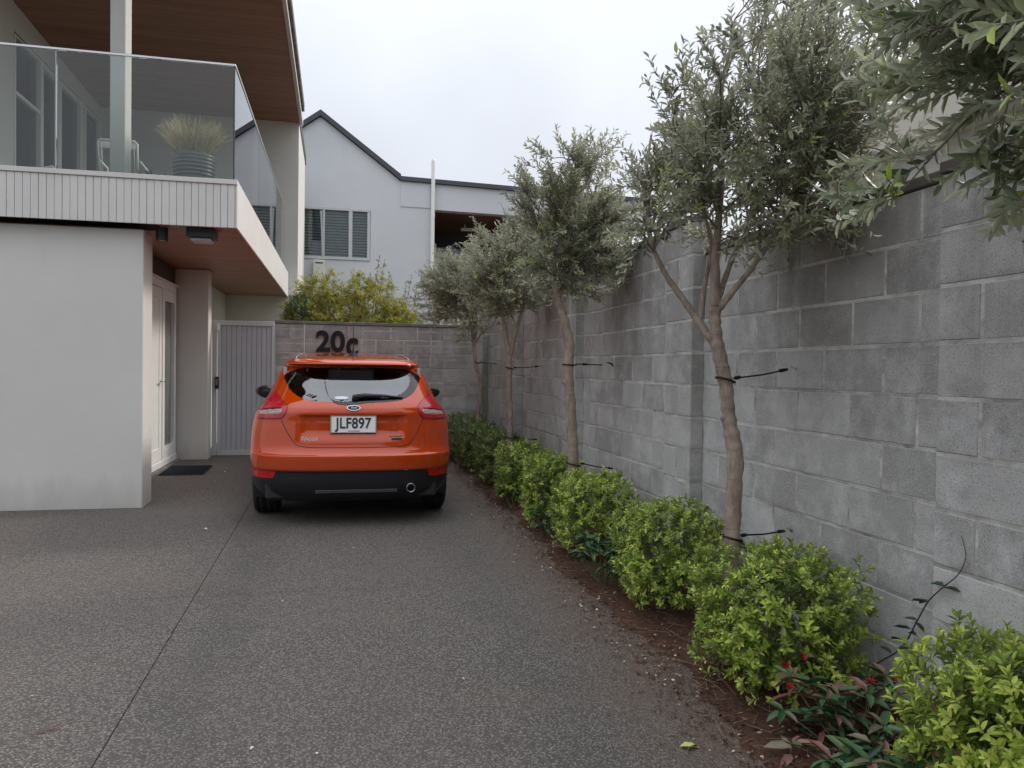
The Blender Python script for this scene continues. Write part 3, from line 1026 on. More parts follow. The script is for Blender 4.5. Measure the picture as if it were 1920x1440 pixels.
    for i in range(n):
        y = 12.6 + 0.8 * i / (n - 1)
        xx = -4.24 + 0.022 * math.sin(i * 1.25)
        cu.v += [(xx, y, 3.09), (xx, y, 5.5)]
    for i in range(n - 1):
        cu.f.append((2 * i, 2 * i + 2, 2 * i + 3, 2 * i + 1))
    P('curtain', cu, M['curtain'], smooth=True, fix=False)
    # ---- post and roof
    P('post', MB().cbox((-2.14, 8.0, 3.051), (-2.005, 8.22, roof_z(8.2) - 0.004), 0.005), M['plaster'])
    rb = MB()
    y = 6.6
    while y < 14.48:
        y1 = min(y + 0.130, 14.496)
        rb.add([(-4.3, y, roof_z(y)), (-0.742, y, roof_z(y)), (-0.742, y1, roof_z(y1)), (-4.3, y1, roof_z(y1)),
                (-4.3, y, roof_z(y) + .02), (-0.742, y, roof_z(y) + .02), (-0.742, y1, roof_z(y1) + .02), (-4.3, y1, roof_z(y1) + .02)],
               [(0, 3, 2, 1), (4, 5, 6, 7), (0, 1, 5, 4), (1, 2, 6, 5), (2, 3, 7, 6), (3, 0, 4, 7)])
        y += 0.134
    P('eaves_lining', rb, M['timber'], kind='stuff')
    P('roof', MB().prism([(6.55, roof_z(6.55) + 0.022), (17.2, roof_z(17.2) + 0.022), (17.2, roof_z(17.2) + 0.20), (6.55, roof_z(6.55) + 0.20)], 'X', -7.2, -0.741), M['roof'])
    P('fascia', MB().prism([(6.5, roof_z(6.5) - 0.02), (14.62, roof_z(14.62) - 0.02), (14.62, roof_z(14.62) + 0.20), (6.5, roof_z(6.5) + 0.20)], 'X', -0.7408, -0.690), M['board'])
    P('fascia', MB().prism([(-7.2, roof_z(6.5) - 0.02), (-0.7409, roof_z(6.5) - 0.02), (-0.7409, roof_z(6.5) + 0.20), (-7.2, roof_z(6.5) + 0.20)], 'Y', 6.50, 6.548), M['board'])
    P('gutter', MB().prism([(6.5, roof_z(6.5) + 0.08), (14.15, roof_z(14.15) + 0.08), (14.15, roof_z(14.15) + 0.21), (6.5, roof_z(6.5) + 0.21)], 'X', -0.6895, -0.645), M['far_cap'])
    return H


def build_house_things():
    # soffit lights
    t = thing('soffit_light', 'round black surface-mounted downlight under the balcony beside the white wall', 'light', (-1.60, 7.64, SOF - 0.002))
    wpart('housing', MB().lathe([(0.0, SOF - 0.002), (0.052, SOF - 0.002), (0.052, SOF - 0.115), (0.045, SOF - 0.12), (0.040, SOF - 0.11), (0.0, SOF - 0.11)], 28, (-1.60, 7.64, 0)), M['lamp_black'], t, smooth=False)
    wpart('lens', MB().lathe([(0.0, SOF - 0.112), (0.036, SOF - 0.112), (0.030, SOF - 0.118), (0.0, SOF - 0.121)], 24, (-1.60, 7.64, 0)), M['lamp_glass'], t, smooth=True)
    t = thing('soffit_light', 'square dark box light with frosted lens under the balcony edge', 'light', (-1.27, 7.62, SOF - 0.002))
    wpart('housing', MB().cbox((-1.375, 7.52, SOF - 0.085), (-1.135, 7.76, SOF - 0.002), 0.006), M['lamp_black'], t)
    wpart('lens', MB().cbox((-1.345, 7.55, SOF - 0.118), (-1.165, 7.74, SOF - 0.0855), 0.012), M['lamp_glass'], t)

    # grey side gate of narrow vertical slats
    G = thing('side_gate', 'grey metal side gate of vertical slats between the house pier and the block wall', 'gate', (-1.28, 11.12, gz(11.1)))
    z0, z1 = gz(11.1) + 0.012, 2.03
    fr = MB()
    fr.cbox((-1.688, 11.10, z0), (-1.632, 11.16, z1 - 0.001), 0.003)             # hanging stile
    fr.cbox((-1.618, 11.10, z0), (-1.572, 11.15, z1 - 0.066), 0.003).cbox((-0.918, 11.10, z0), (-0.884, 11.15, z1 - 0.066), 0.003)
    fr.cbox((-1.631, 11.098, z1 - 0.065), (-0.884, 11.155, z1), 0.003)
    fr.cbox((-1.571, 11.102, z0), (-0.919, 11.148, z0 + 0.075), 0.003)
    wpart('gate_frame', fr, M['gate_frame'], G)
    n = 10
    xa, xb = -1.570, -0.920
    w = (xb - xa) / n
    sm = MB().cbox((0, 0, 0), (w - 0.0035, 0.018, z1 - 0.067 - z0 - 0.077), 0.003).mesh('slat', M['gate'], fix=True)
    for i in range(n):
        link('slat', sm, G, (xa + i * w + 0.003 + 1.28, 11.118 - 11.12 + random.uniform(-.0015, .0015), z0 + 0.076 - gz(11.1)))
    wpart('backing', MB().box((xa, 11.138, z0 + 0.076), (xb, 11.144, z1 - 0.067)), M['gate'], G)
    wpart('hinge', MB().cbox((-1.63, 11.085, 1.885), (-1.585, 11.099, 1.985), 0.004), M['white'], G)
    lk = wpart('lock', MB().cbox((-1.645, 11.062, 1.10), (-1.598, 11.099, 1.265), 0.008), M['black'], G)
    wpart('keypad', MB().cbox((-1.634, 11.056, 1.15), (-1.609, 11.0615, 1.235), 0.003), plain('keypad_grey', (0.16, 0.17, 0.17), 0.3), lk)

    # door mat
    o = link('doormat', None)
    mb = MB()
    xa, xb, ya, yb = -2.00, -1.52, 9.42, 10.12
    mb.add([(xa, ya, 0.0), (xb, ya, 0.0), (xb, yb, 0), (xa, yb, 0)], [(0, 1, 2, 3)])
    mb = MB().cbox((-0.24, -0.35, 0.001), (0.24, 0.35, 0.014), 0.004)
    bpy.data.objects.remove(o)
    T = thing('doormat', 'dark charcoal doormat on the drive in front of the white door', 'doormat', (-1.76, 9.77, gz(9.77)))
    T.rotation_euler = (SLOPE, 0, 0)
    link('mat_base', mb.mesh('mat_base', M['black_matt'], fix=True), T)
    mb = MB()
    for i in range(26):
        for j in range(38):
            x = -0.225 + 0.018 * i; y = -0.335 + 0.0181 * j
            mb.box((x - 0.0065, y - 0.0065, 0.014), (x + 0.0065, y + 0.0065, 0.019 + random.uniform(0, 0.002)))
    tag(link('mat_tufts', mb.mesh('mat_tufts', M['mat']), T), kind='stuff')

    # balcony planter with straw-coloured grass
    px, py, pz = -1.44, 8.30, 3.05
    T = thing('planter', 'ribbed grey pot of straw-coloured grass behind the balcony glass', 'potted plant', (px, py, pz))
    prof = [(0.0, 0.0), (0.095, 0.0)]
    for i in range(11):
        u = i / 10
        r = 0.105 + 0.088 * math.sin(u * math.pi * 0.55)
        prof += [(r, 0.02 + 0.37 * u), (r + 0.012, 0.02 + 0.37 * u + 0.010), (r + 0.012, 0.02 + 0.37 * u + 0.020), (r, 0.02 + 0.37 * u + 0.030)]
    prof += [(0.20, 0.43), (0.205, 0.455), (0.175, 0.455), (0.170, 0.40), (0.0, 0.40)]
    link('pot', MB().lathe(prof, 40).mesh('pot', plain('glazed_grey_pot', (0.17, 0.175, 0.185), 0.32, vary=0.15, scale=9), True), T)
    n = 1700
    bs, ds, Ls, Ws, tn = [], [], [], [], []
    mbv = []
    for i in range(n):
        a = random.random() * 2 * math.pi; r = 0.14 * math.sqrt(random.random())
        lean = random.uniform(0.03, 0.52)
        aa = a + random.gauss(0, 0.5)
        p = np.array([r * math.cos(a), r * math.sin(a), 0.40])
        d = np.array([math.cos(aa) * lean, math.sin(aa) * lean, 1.0]); d /= np.linalg.norm(d)
        L = random.uniform(0.22, 0.46)
        tint = random.random()
        for s in range(4):
            bs.append(p.copy()); ds.append(d.copy()); Ls.append(L / 4 * 1.05); Ws.append(0.0075 * (1 - s * 0.2)); tn.append(tint)
            p = p + d * L / 4
            d = d + np.array([math.cos(aa) * 0.14, math.sin(aa) * 0.14, -0.26 * lean]); d /= np.linalg.norm(d)
    me = leaf_mesh('grass', np.array(bs), np.array(ds), RNG.normal(size=(len(bs), 3)), np.array(Ls), np.array(Ws), np.array(tn), M['straw'], 0.05, 0.02)
    tag(link('grass', me, T), kind='stuff')

    # small succulent in a low bowl on the balcony
    T = thing('planter', 'small low bowl with a reddish spiky plant on the balcony beside the post', 'potted plant', (-1.93, 8.7, 3.05))
    link('pot', MB().lathe([(0, 0), (0.09, 0), (0.12, 0.20), (0.13, 0.30), (0.115, 0.30), (0.10, 0.27), (0, 0.27)], 24).mesh('pot', plain('dark_bowl', (0.05, 0.05, 0.055), 0.5), True), T)
    n = 60
    a = RNG.random(n) * 6.28
    d = np.stack([np.cos(a), np.sin(a), RNG.uniform(0.3, 1.3, n)], 1)
    b = np.stack([0.03 * np.cos(a), 0.03 * np.sin(a), np.full(n, 0.27)], 1)
    me = leaf_mesh('foliage', b, d, np.tile([0, 0, 1.0], (n, 1)), RNG.uniform(0.10, 0.17, n), np.full(n, 0.014), RNG.random(n),
                   mat_tinted('rust_leaf', [(0, (0.20, 0.10, 0.05)), (1, (0.42, 0.22, 0.14))]), 0.3, 0.2)
    tag(link('foliage', me, T), kind='stuff')

    # balcony chairs: slim white steel frames
    def chair(label, x, y, rot, back_slats, sc=0.62):
        T = thing('balcony_chair', label, 'chair', (x, y, 3.05), 'white chairs on the balcony')
        T.rotation_euler = (0, 0, rot)
        T.scale = (sc, sc, sc)
        r = 0.013
        seat = MB()
        for i in range(7):
            seat.cbox((-0.22, -0.21 + i * 0.064, 0.44), (0.22, -0.21 + i * 0.064 + 0.05, 0.458), 0.003)
        link('seat', seat.mesh('seat', M['white'], fix=True), T)
        for sx in (-1, 1):
            link('leg', MB().tube([(sx * 0.22, -0.20, 0.44), (sx * 0.235, -0.24, 0.0)], r, 8).mesh('leg', M['white'], True), T)
            link('leg', MB().tube([(sx * 0.22, 0.22, 0.44), (sx * 0.235, 0.27, 0.0)], r, 8).mesh('leg', M['white'], True), T)
            link('armrest', MB().tube([(sx * 0.225, -0.18, 0.44), (sx * 0.245, -0.17, 0.64), (sx * 0.245, 0.20, 0.66)], r, 8).mesh('armrest', M['white'], True), T)
        bf = MB().tube([(-0.22, 0.22, 0.44), (-0.23, 0.29, 0.86), (-0.20, 0.30, 0.89), (0.20, 0.30, 0.89), (0.23, 0.29, 0.86), (0.22, 0.22, 0.44)], r, 8)
        link('back_frame', bf.mesh('back_frame', M['white'], True), T)
        bk = MB()
        for i in range(back_slats):
            u = -0.19 + 0.38 * i / (back_slats - 1)
            bk.tube([(u, 0.23, 0.46), (u, 0.298, 0.885)], 0.006, 6)
        if back_slats < 5:
            bk.cbox((-0.215, 0.262, 0.79), (0.215, 0.29, 0.885), 0.004)
        link('backrest', bk.mesh('backrest', M['white'], True, fix=True), T)
    chair('white balcony chair with plain top rail half hidden behind the white post', -2.33, 9.25, math.pi, 4, 0.84)
    chair('white slatted balcony chair by the tall windows', -3.12, 9.75, 2.5, 11)
    chair('white slatted balcony chair in the glass corner beside the ribbed pot', -1.26, 9.6, 0.8, 11)


build_house()
build_house_things()


# ================================================================== FAR HOUSES
def build_far_house():
    FY = 18.0
    H = thing('gable_house', 'white gabled house with dark roof edge and shuttered window beyond the end wall', 'house', (0.5, FY, 0.0))
    P = lambda name, mb, mat, parent=H, **k: wpart(name, mb, mat, parent, **k)
    b = FY + 0.25
    w = MB()
    w.box((-2.25, FY, -0.2), (2.10, b, 3.84))
    w.box((-2.25, FY, 3.8401), (-1.15, b, 5.02)).box((0.655, FY, 3.8401), (2.10, b, 5.02))
    w.prism([(-2.25, 5.0201), (2.10, 5.0201), (2.10, 5.70), (1.315, 5.715), (-0.47, 7.03), (-2.25, 5.72)], 'Y', FY, b)
    P('wall', w, M['plaster_far'])
    P('wall', MB().box((2.1001, FY, -0.2), (7.5, b, 3.96)).prism([(2.1001, 5.10), (7.5, 5.02), (7.5, 5.56), (2.1001, 5.69)], 'Y', FY, b), M['plaster_far'])
    P('panel', MB().cbox((1.325, FY - 0.018, 5.125), (2.02, FY + 0.01, 5.69), 0.004), M['plaster_far'])
    # roof edge and roof planes
    def edge(p, q, t=0.115, y0=FY - 0.07, y1=FY + 0.002):
        return [(p[0], p[1]), (q[0], q[1]), (q[0], q[1] + t), (p[0], p[1] + t)]
    e = MB()
    e.prism([(-2.45, 5.59), (-0.47, 7.045), (1.33, 5.725), (1.33, 5.85), (-0.47, 7.17), (-2.45, 5.715)], 'Y', FY - 0.08, FY + 7.0)
    P('roof', e, M['roof'])
    P('flat_roof', MB().prism([(1.3302, 5.715), (7.7, 5.565), (7.7, 5.66), (1.3302, 5.81)], 'Y', FY - 0.08, FY + 6.0), M['roof'])
    P('side_wall', MB().box((-2.25, b + 0.001, -0.2), (-2.05, FY + 6.9, 5.58)), M['plaster_far'])
    # shuttered window
    f = MB()
    z0, z1 = 3.845, 5.015
    f.cbox((-1.145, FY - 0.02, z1 - 0.06), (0.65, FY + 0.08, z1), 0.004).cbox((-1.145, FY - 0.025, z0), (0.65, FY + 0.08, z0 + 0.065), 0.004)
    for x, ww in ((-1.115, 0.06), (-0.38, 0.05), (0.21, 0.085), (0.615, 0.065)):
        f.cbox((x - ww / 2, FY - 0.015, z0 + 0.066), (x + ww / 2, FY + 0.075, z1 - 0.061), 0.004)
    fm = P('window', f, M['gate_frame'])
    # sash standing a little open
    sash = MB()
    sash.tube([(-0.40, FY - 0.02, z0 + 0.07), (-0.44, FY - 0.10, z1 - 0.10)], 0.02, 6)
    P('sash', sash, M['gate_frame'], fm)
    for xa, xb in ((-1.08, -0.41), (-0.35, 0.165), (0.255, 0.58)):
        lv = MB()
        n = 16
        for i in range(n):
            z = z0 + 0.10 + (z1 - z0 - 0.20) * i / (n - 1)
            lv.add([(xa, FY + 0.10, z - 0.022), (xb, FY + 0.10, z - 0.022), (xb, FY + 0.135, z + 0.022), (xa, FY + 0.135, z + 0.022),
                    (xa, FY + 0.106, z - 0.027), (xb, FY + 0.106, z - 0.027), (xb, FY + 0.141, z + 0.017), (xa, FY + 0.141, z + 0.017)],
                   [(0, 1, 2, 3), (4, 7, 6, 5), (0, 4, 5, 1), (2, 6, 7, 3)])
        P('louvre', lv, M['louvre'], fm, kind='stuff')
        P('pane', MB().box((xa - 0.02, FY + 0.03, z0 + 0.05), (xb + 0.02, FY + 0.036, z1 - 0.05)), M['glass'], fm)
    P('room_lining', MB().box((-1.4, FY + 0.9, 3.4), (0.9, FY + 0.95, 5.4)), M['room'])
    # vent pipe and meter box
    P('vent_pipe', MB().lathe([(0.0, 1.6), (0.045, 1.6), (0.045, 4.9), (0.049, 4.9), (0.049, 5.0), (0.045, 5.0), (0.045, 6.2), (0.030, 6.25), (0.0, 6.26)], 16, (2.065, FY - 0.085, 0)), M['white'], smooth=False)
    mbx = P('meter_box', MB().cbox((-0.60, FY - 0.16, 2.9), (-0.34, FY - 0.001, 3.80), 0.008), M['meter'])
    P('vent_slot', MB().box((-0.555, FY - 0.164, 3.725), (-0.385, FY - 0.1605, 3.75)), M['black'], mbx)
    # recessed balcony
    P('ceiling', MB().prism([(2.11, 5.095), (7.4, 5.015), (7.4, 5.06), (2.11, 5.14)], 'Y', b + 0.001, FY + 3.2), plain('far_timber', (0.22, 0.10, 0.055), 0.6, vary=0.2))
    P('back_wall', MB().box((2.11, FY + 3.2, 2.8), (7.4, FY + 3.4, 5.20)).box((1.95, b, 2.8), (2.105, FY + 3.2, 5.09)), plain('dark_cladding', (0.055, 0.06, 0.07), 0.6, vary=0.3, scale=1.5))
    P('door', MB().cbox((2.4, FY + 3.12, 2.9), (6.5, FY + 3.19, 4.62), 0.01), plain('far_dark_glass', (0.03, 0.03, 0.035), 0.08))
    P('floor', MB().box((2.11, b, 2.7), (7.4, FY + 3.2, 2.79)), M['far_cap'])
    P('glass_panel', MB().box((2.11, FY + 0.10, 3.9605), (7.4, FY + 0.112, 4.22)), M['glass'])
    for x, z, lab in ((2.95, 4.93, 'pale strip heater hanging under the orange ceiling of the far balcony'),
                      (2.42, 4.66, 'lower pale strip heater hung on the dark back wall of the far balcony')):
        yy = FY + 1.4 if z > 4.8 else FY + 3.02
        t = thing('strip_heater', lab, 'heater', (x + 0.3, yy, z), 'strip heaters in the far balcony')
        wpart('heater_body', MB().cbox((x, yy - 0.05, z - 0.04), (x + 0.66, yy + 0.05, z + 0.04), 0.01), M['white'], t)
        br = MB().cbox((x + 0.08, yy - 0.012, z + 0.041), (x + 0.11, yy + 0.012, z + 0.13), 0.002)
        br.cbox((x + 0.55, yy - 0.012, z + 0.041), (x + 0.58, yy + 0.012, z + 0.13), 0.002)
        wpart('bracket', br, M['steel'], t)


def build_neighbour():
    H = thing('neighbour_house', 'cream house with broad eave standing behind the block wall on the right', 'house', (5.5, 0.8, 0.0))
    P = lambda name, mb, mat, **k: wpart(name, mb, mat, H, **k)
    P('wall', MB().box((3.6, -6.0, -0.2), (9.0, 5.1, 2.86)), M['plaster'])
    P('eave', MB().cbox((3.42, -6.2, 2.861), (9.2, 5.2, 3.12), 0.01), M['plaster_cream'])
    P('roof', MB().prism([(3.44, 3.121), (9.18, 3.121), (9.18, 3.14), (6.2, 3.5), (3.44, 3.14)], 'Y', -6.15, 5.15), M['far_cap'])
    P('window', MB().cbox((3.575, 0.5, 1.0), (3.63, 2.4, 2.2), 0.005), M['white'])


def build_opposite_house():
    H = thing('opposite_house', 'grey house across the drive behind the photographer, seen only reflected in the car and glass', 'house', (-1.0, -15.0, -0.15))
    P = lambda name, mb, mat, **k: wpart(name, mb, mat, H, **k)
    P('wall', MB().box((-11.0, -24.0, -0.4), (9.0, -15.0, 5.2)), plain('grey_render', (0.30, 0.295, 0.29), 0.8))
    P('roof', MB().prism([(-11.6, 5.21), (9.6, 5.21), (5.5, 7.4), (-7.5, 7.4)], 'Y', -24.5, -14.5), M['roof'])
    for x in (-8.5, -3.5, 2.5):
        P('window', MB().cbox((x, -15.02, 3.1), (x + 2.2, -14.96, 4.5), 0.01), M['win_frame'])
    P('garage_door', MB().cbox((-4.5, -15.02, -0.2), (0.5, -14.95, 2.2), 0.01), M['white'])
    P('garage_door', MB().cbox((2.0, -15.02, -0.2), (7.0, -14.95, 2.2), 0.01), M['white'])


M['win_frame'] = plain('dark_window', (0.04, 0.045, 0.05), 0.1)
build_far_house()
build_neighbour()
build_opposite_house()


# ================================================================== TREES AND SHRUBS
def smooth_path(pts, radii, k=4):
    """Catmull-Rom resampling of a limb"""
    P = [np.array(p, float) for p in pts]
    if len(P) < 3:
        return P, list(radii)
    out, ro = [], []
    for i in range(len(P) - 1):
        p0 = P[max(i - 1, 0)]; p1 = P[i]; p2 = P[i + 1]; p3 = P[min(i + 2, len(P) - 1)]
        for s in range(k):
            t = s / k
            out.append(0.5 * ((2 * p1) + (-p0 + p2) * t + (2 * p0 - 5 * p1 + 4 * p2 - p3) * t * t + (-p0 + 3 * p1 - 3 * p2 + p3) * t ** 3))
            ro.append(radii[i] * (1 - t) + radii[i + 1] * t)
    out.append(P[-1]); ro.append(radii[-1])
    return out, ro


def gnarl(mb, amp, seed):
    from mathutils import noise as mn
    out = []
    for x, y, z in mb.v:
        q = Vector((x * 16 + seed, y * 16, z * 9)); r = Vector((x * 45, y * 45 + seed, z * 22))
        d = mn.noise_vector(q) * amp + mn.noise_vector(r) * amp * 0.4
        out.append((x + d.x, y + d.y, z + d.z * 0.4))
    mb.v = out


def olive_tree(label, base, trunk, limbs, crown_c, crown_r, n_sec, seed, leaf_len=0.052, view=0.5, twig_len=(0.11, 0.24), keep=None, twigs_per=9, lobes=(), leaf_mat='olive'):
    """trunk and limbs as (u, v, z, radius) in a local frame turned by 'view'; crown is shoots carrying opposite leaf pairs"""
    rng = np.random.default_rng(seed)
    rnd = random.Random(seed)
    bx, by = base
    T = thing('olive_tree', label, 'tree', (bx, by, gz(by) + 0.02), 'olive trees along the block wall')
    e = np.array([math.cos(view), -math.sin(view), 0]); f = np.array([math.sin(view), math.cos(view), 0])
    gz0 = gz(by) + 0.02

    def loc(p):
        q = p[0] * e + p[1] * f
        return np.array([q[0], q[1], p[2] - gz0])

    def knotty(mb, pts, rad, n):
        P, R = smooth_path(pts, rad, 10)
        R = [r * (1 + 0.07 * math.sin(i * 1.7 + seed) + rnd.uniform(-.04, .05)) for i, r in enumerate(R)]
        mb.tube(P, R, n)
        return P, R
    mb = MB()
    P0, R0 = knotty(mb, [loc(p) for p in trunk], [p[3] * 0.90 for p in trunk], 18)
    # root flare and a few pruned stubs
    for _ in range(4):
        i = rnd.randrange(5, len(P0) - 4)
        a = rnd.random() * 6.28
        d = np.array([math.cos(a), math.sin(a), 0.35])
        mb.tube([P0[i], P0[i] + d * R0[i] * 1.12], [R0[i] * 0.55, R0[i] * 0.36], 8)
    gnarl(mb, 0.0052, seed)
    link('trunk', mb.mesh('trunk', M['bark'], True), T)
    attach = []
    for lm in limbs:
        mb = MB()
        P, R = knotty(mb, [loc(p) for p in lm], [p[3] for p in lm], 10)
        gnarl(mb, 0.0028, seed)
        link('limb', mb.mesh('limb', M['bark'], True), T)
        attach += [(P[i], R[i]) for i in range(len(P) // 3, len(P))]
    attach += [(P0[i], R0[i]) for i in range(int(len(P0) * 0.88), len(P0))]
    AP = np.array([a[0] for a in attach])
    # secondary branches to points spread through the crown, twigs on them, leaves on the twigs
    crowns = [(np.array(crown_c), np.array(crown_r), 1.0)] + [(np.array([bx, by, 0]) + l[0] * e + l[1] * f + np.array([0, 0, l[2]]), np.array(l[3:6]), l[6]) for l in lobes]
    wts = np.array([q[2] for q in crowns]); wts = wts / wts.sum()
    tw = MB()
    bs, ds, ns, Ls, tn = [], [], [], [], []
    nsec = 0
    while nsec < n_sec:
        ci = rng.choice(len(crowns), p=wts)
        cc = crowns[ci][0] - np.array([bx, by, gz0]); cr = crowns[ci][1]
        v = rng.normal(size=3); v /= (np.abs(v) ** 2.6).sum() ** (1 / 2.6)
        rr = rng.random() ** 0.5
        wob = 1 + 0.16 * math.sin(3 * math.atan2(v[1], v[0]) + seed) + 0.12 * math.sin(5 * v[2] + seed * 2)
        tgt = cc + v * cr * rr * wob
        if keep is not None and not keep(tgt + np.array([bx, by, gz0])):
            continue
        dd = np.linalg.norm((AP - tgt) * np.array([1, 1, 0.8]), axis=1) + 0.35 * np.maximum(0, AP[:, 2] - tgt[2] + 0.1) + rng.random(len(AP)) * 0.12
        k = int(dd.argmin())
        s0, r0 = attach[k]
        nsec += 1
        mid = (s0 + tgt) / 2 + np.array([0, 0, 0.05]) + rng.normal(size=3) * 0.05
        pth, rad = smooth_path([s0, mid, tgt], [min(0.007, r0 * 0.6), 0.004, 0.0018], 5)
        tw.tube(pth, rad, 5, cap=False)
        dist = np.linalg.norm(tgt - s0)
        ntw = max(3, int(twigs_per * min(1.6, 0.5 + dist / 0.5)))
        for _ in range(ntw):
            u = rnd.uniform(0.25, 1.0)
            i = min(int(u * (len(pth) - 1)), len(pth) - 2)
            b0 = pth[i] + (pth[i + 1] - pth[i]) * rnd.random()
            dirn = unit(pth[i + 1] - pth[i])
            out = unit((b0 - cc) / cr)
            d = unit(dirn * 0.5 + out * 0.55 + np.array([0, 0, 0.38]) + rng.normal(size=3) * 0.42)
            L = rnd.uniform(*twig_len)
            nseg = 4
            tp = [b0]
            for s in range(nseg):
                d = unit(d + np.array([0, 0, rnd.uniform(-0.10, 0.18)]) + rng.normal(size=3) * 0.10)
                tp.append(tp[-1] + d * L / nseg)
            tw.tube(tp, [0.0019, 0.0017, 0.0015, 0.0012, 0.0008], 3, cap=False)
            tint0 = np.clip(rng.normal(0.47, 0.22), 0.02, 0.9)
            if rng.random() < (0.035 if leaf_mat == 'olive' else 0.08): tint0 = 1.0
            npair = max(4, int(L / 0.020))
            rot = rng.random() * 3.14
            for q in range(npair):
                t = 0.12 + 0.88 * q / (npair - 1)
                ii = min(int(t * nseg), nseg - 1)
                p = tp[ii] + (tp[ii + 1] - tp[ii]) * (t * nseg - ii)
                ax = unit(tp[ii + 1] - tp[ii])
                ref = np.array([0, 0, 1.0]) if abs(ax[2]) < 0.9 else np.array([1.0, 0, 0])
                a1 = unit(np.cross(ax, ref)); a2 = np.cross(ax, a1)
                rot += 1.57
                for sgn in (1, -1):
                    if rng.random() < 0.12: continue
                    side = sgn * (math.cos(rot) * a1 + math.sin(rot) * a2)
                    ld = unit(ax * rnd.uniform(0.6, 1.0) + side * rnd.uniform(0.45, 0.85) + rng.normal(size=3) * 0.16)
                    bs.append(p); ds.append(ld); ns.append(unit(ax - side * 0.6 + np.array([0, 0, 0.5]) + rng.normal(size=3) * 0.3))
                    Ls.append(leaf_len * rnd.uniform(0.62, 1.15) * (1 - 0.25 * abs(t - 0.5)))
                    tn.append(tint0 + rng.normal() * 0.14)
    link('branches', tw.mesh('branches', M['twig'], True), T)
    Ls = np.array(Ls)
    me = leaf_mesh('foliage', np.array(bs), np.array(ds), np.array(ns), Ls, Ls * rng.uniform(0.24, 0.35, len(Ls)), np.array(tn), M[leaf_mat], 0.22, 0.12)
    tag(link('foliage', me, T), kind='stuff')
    return T


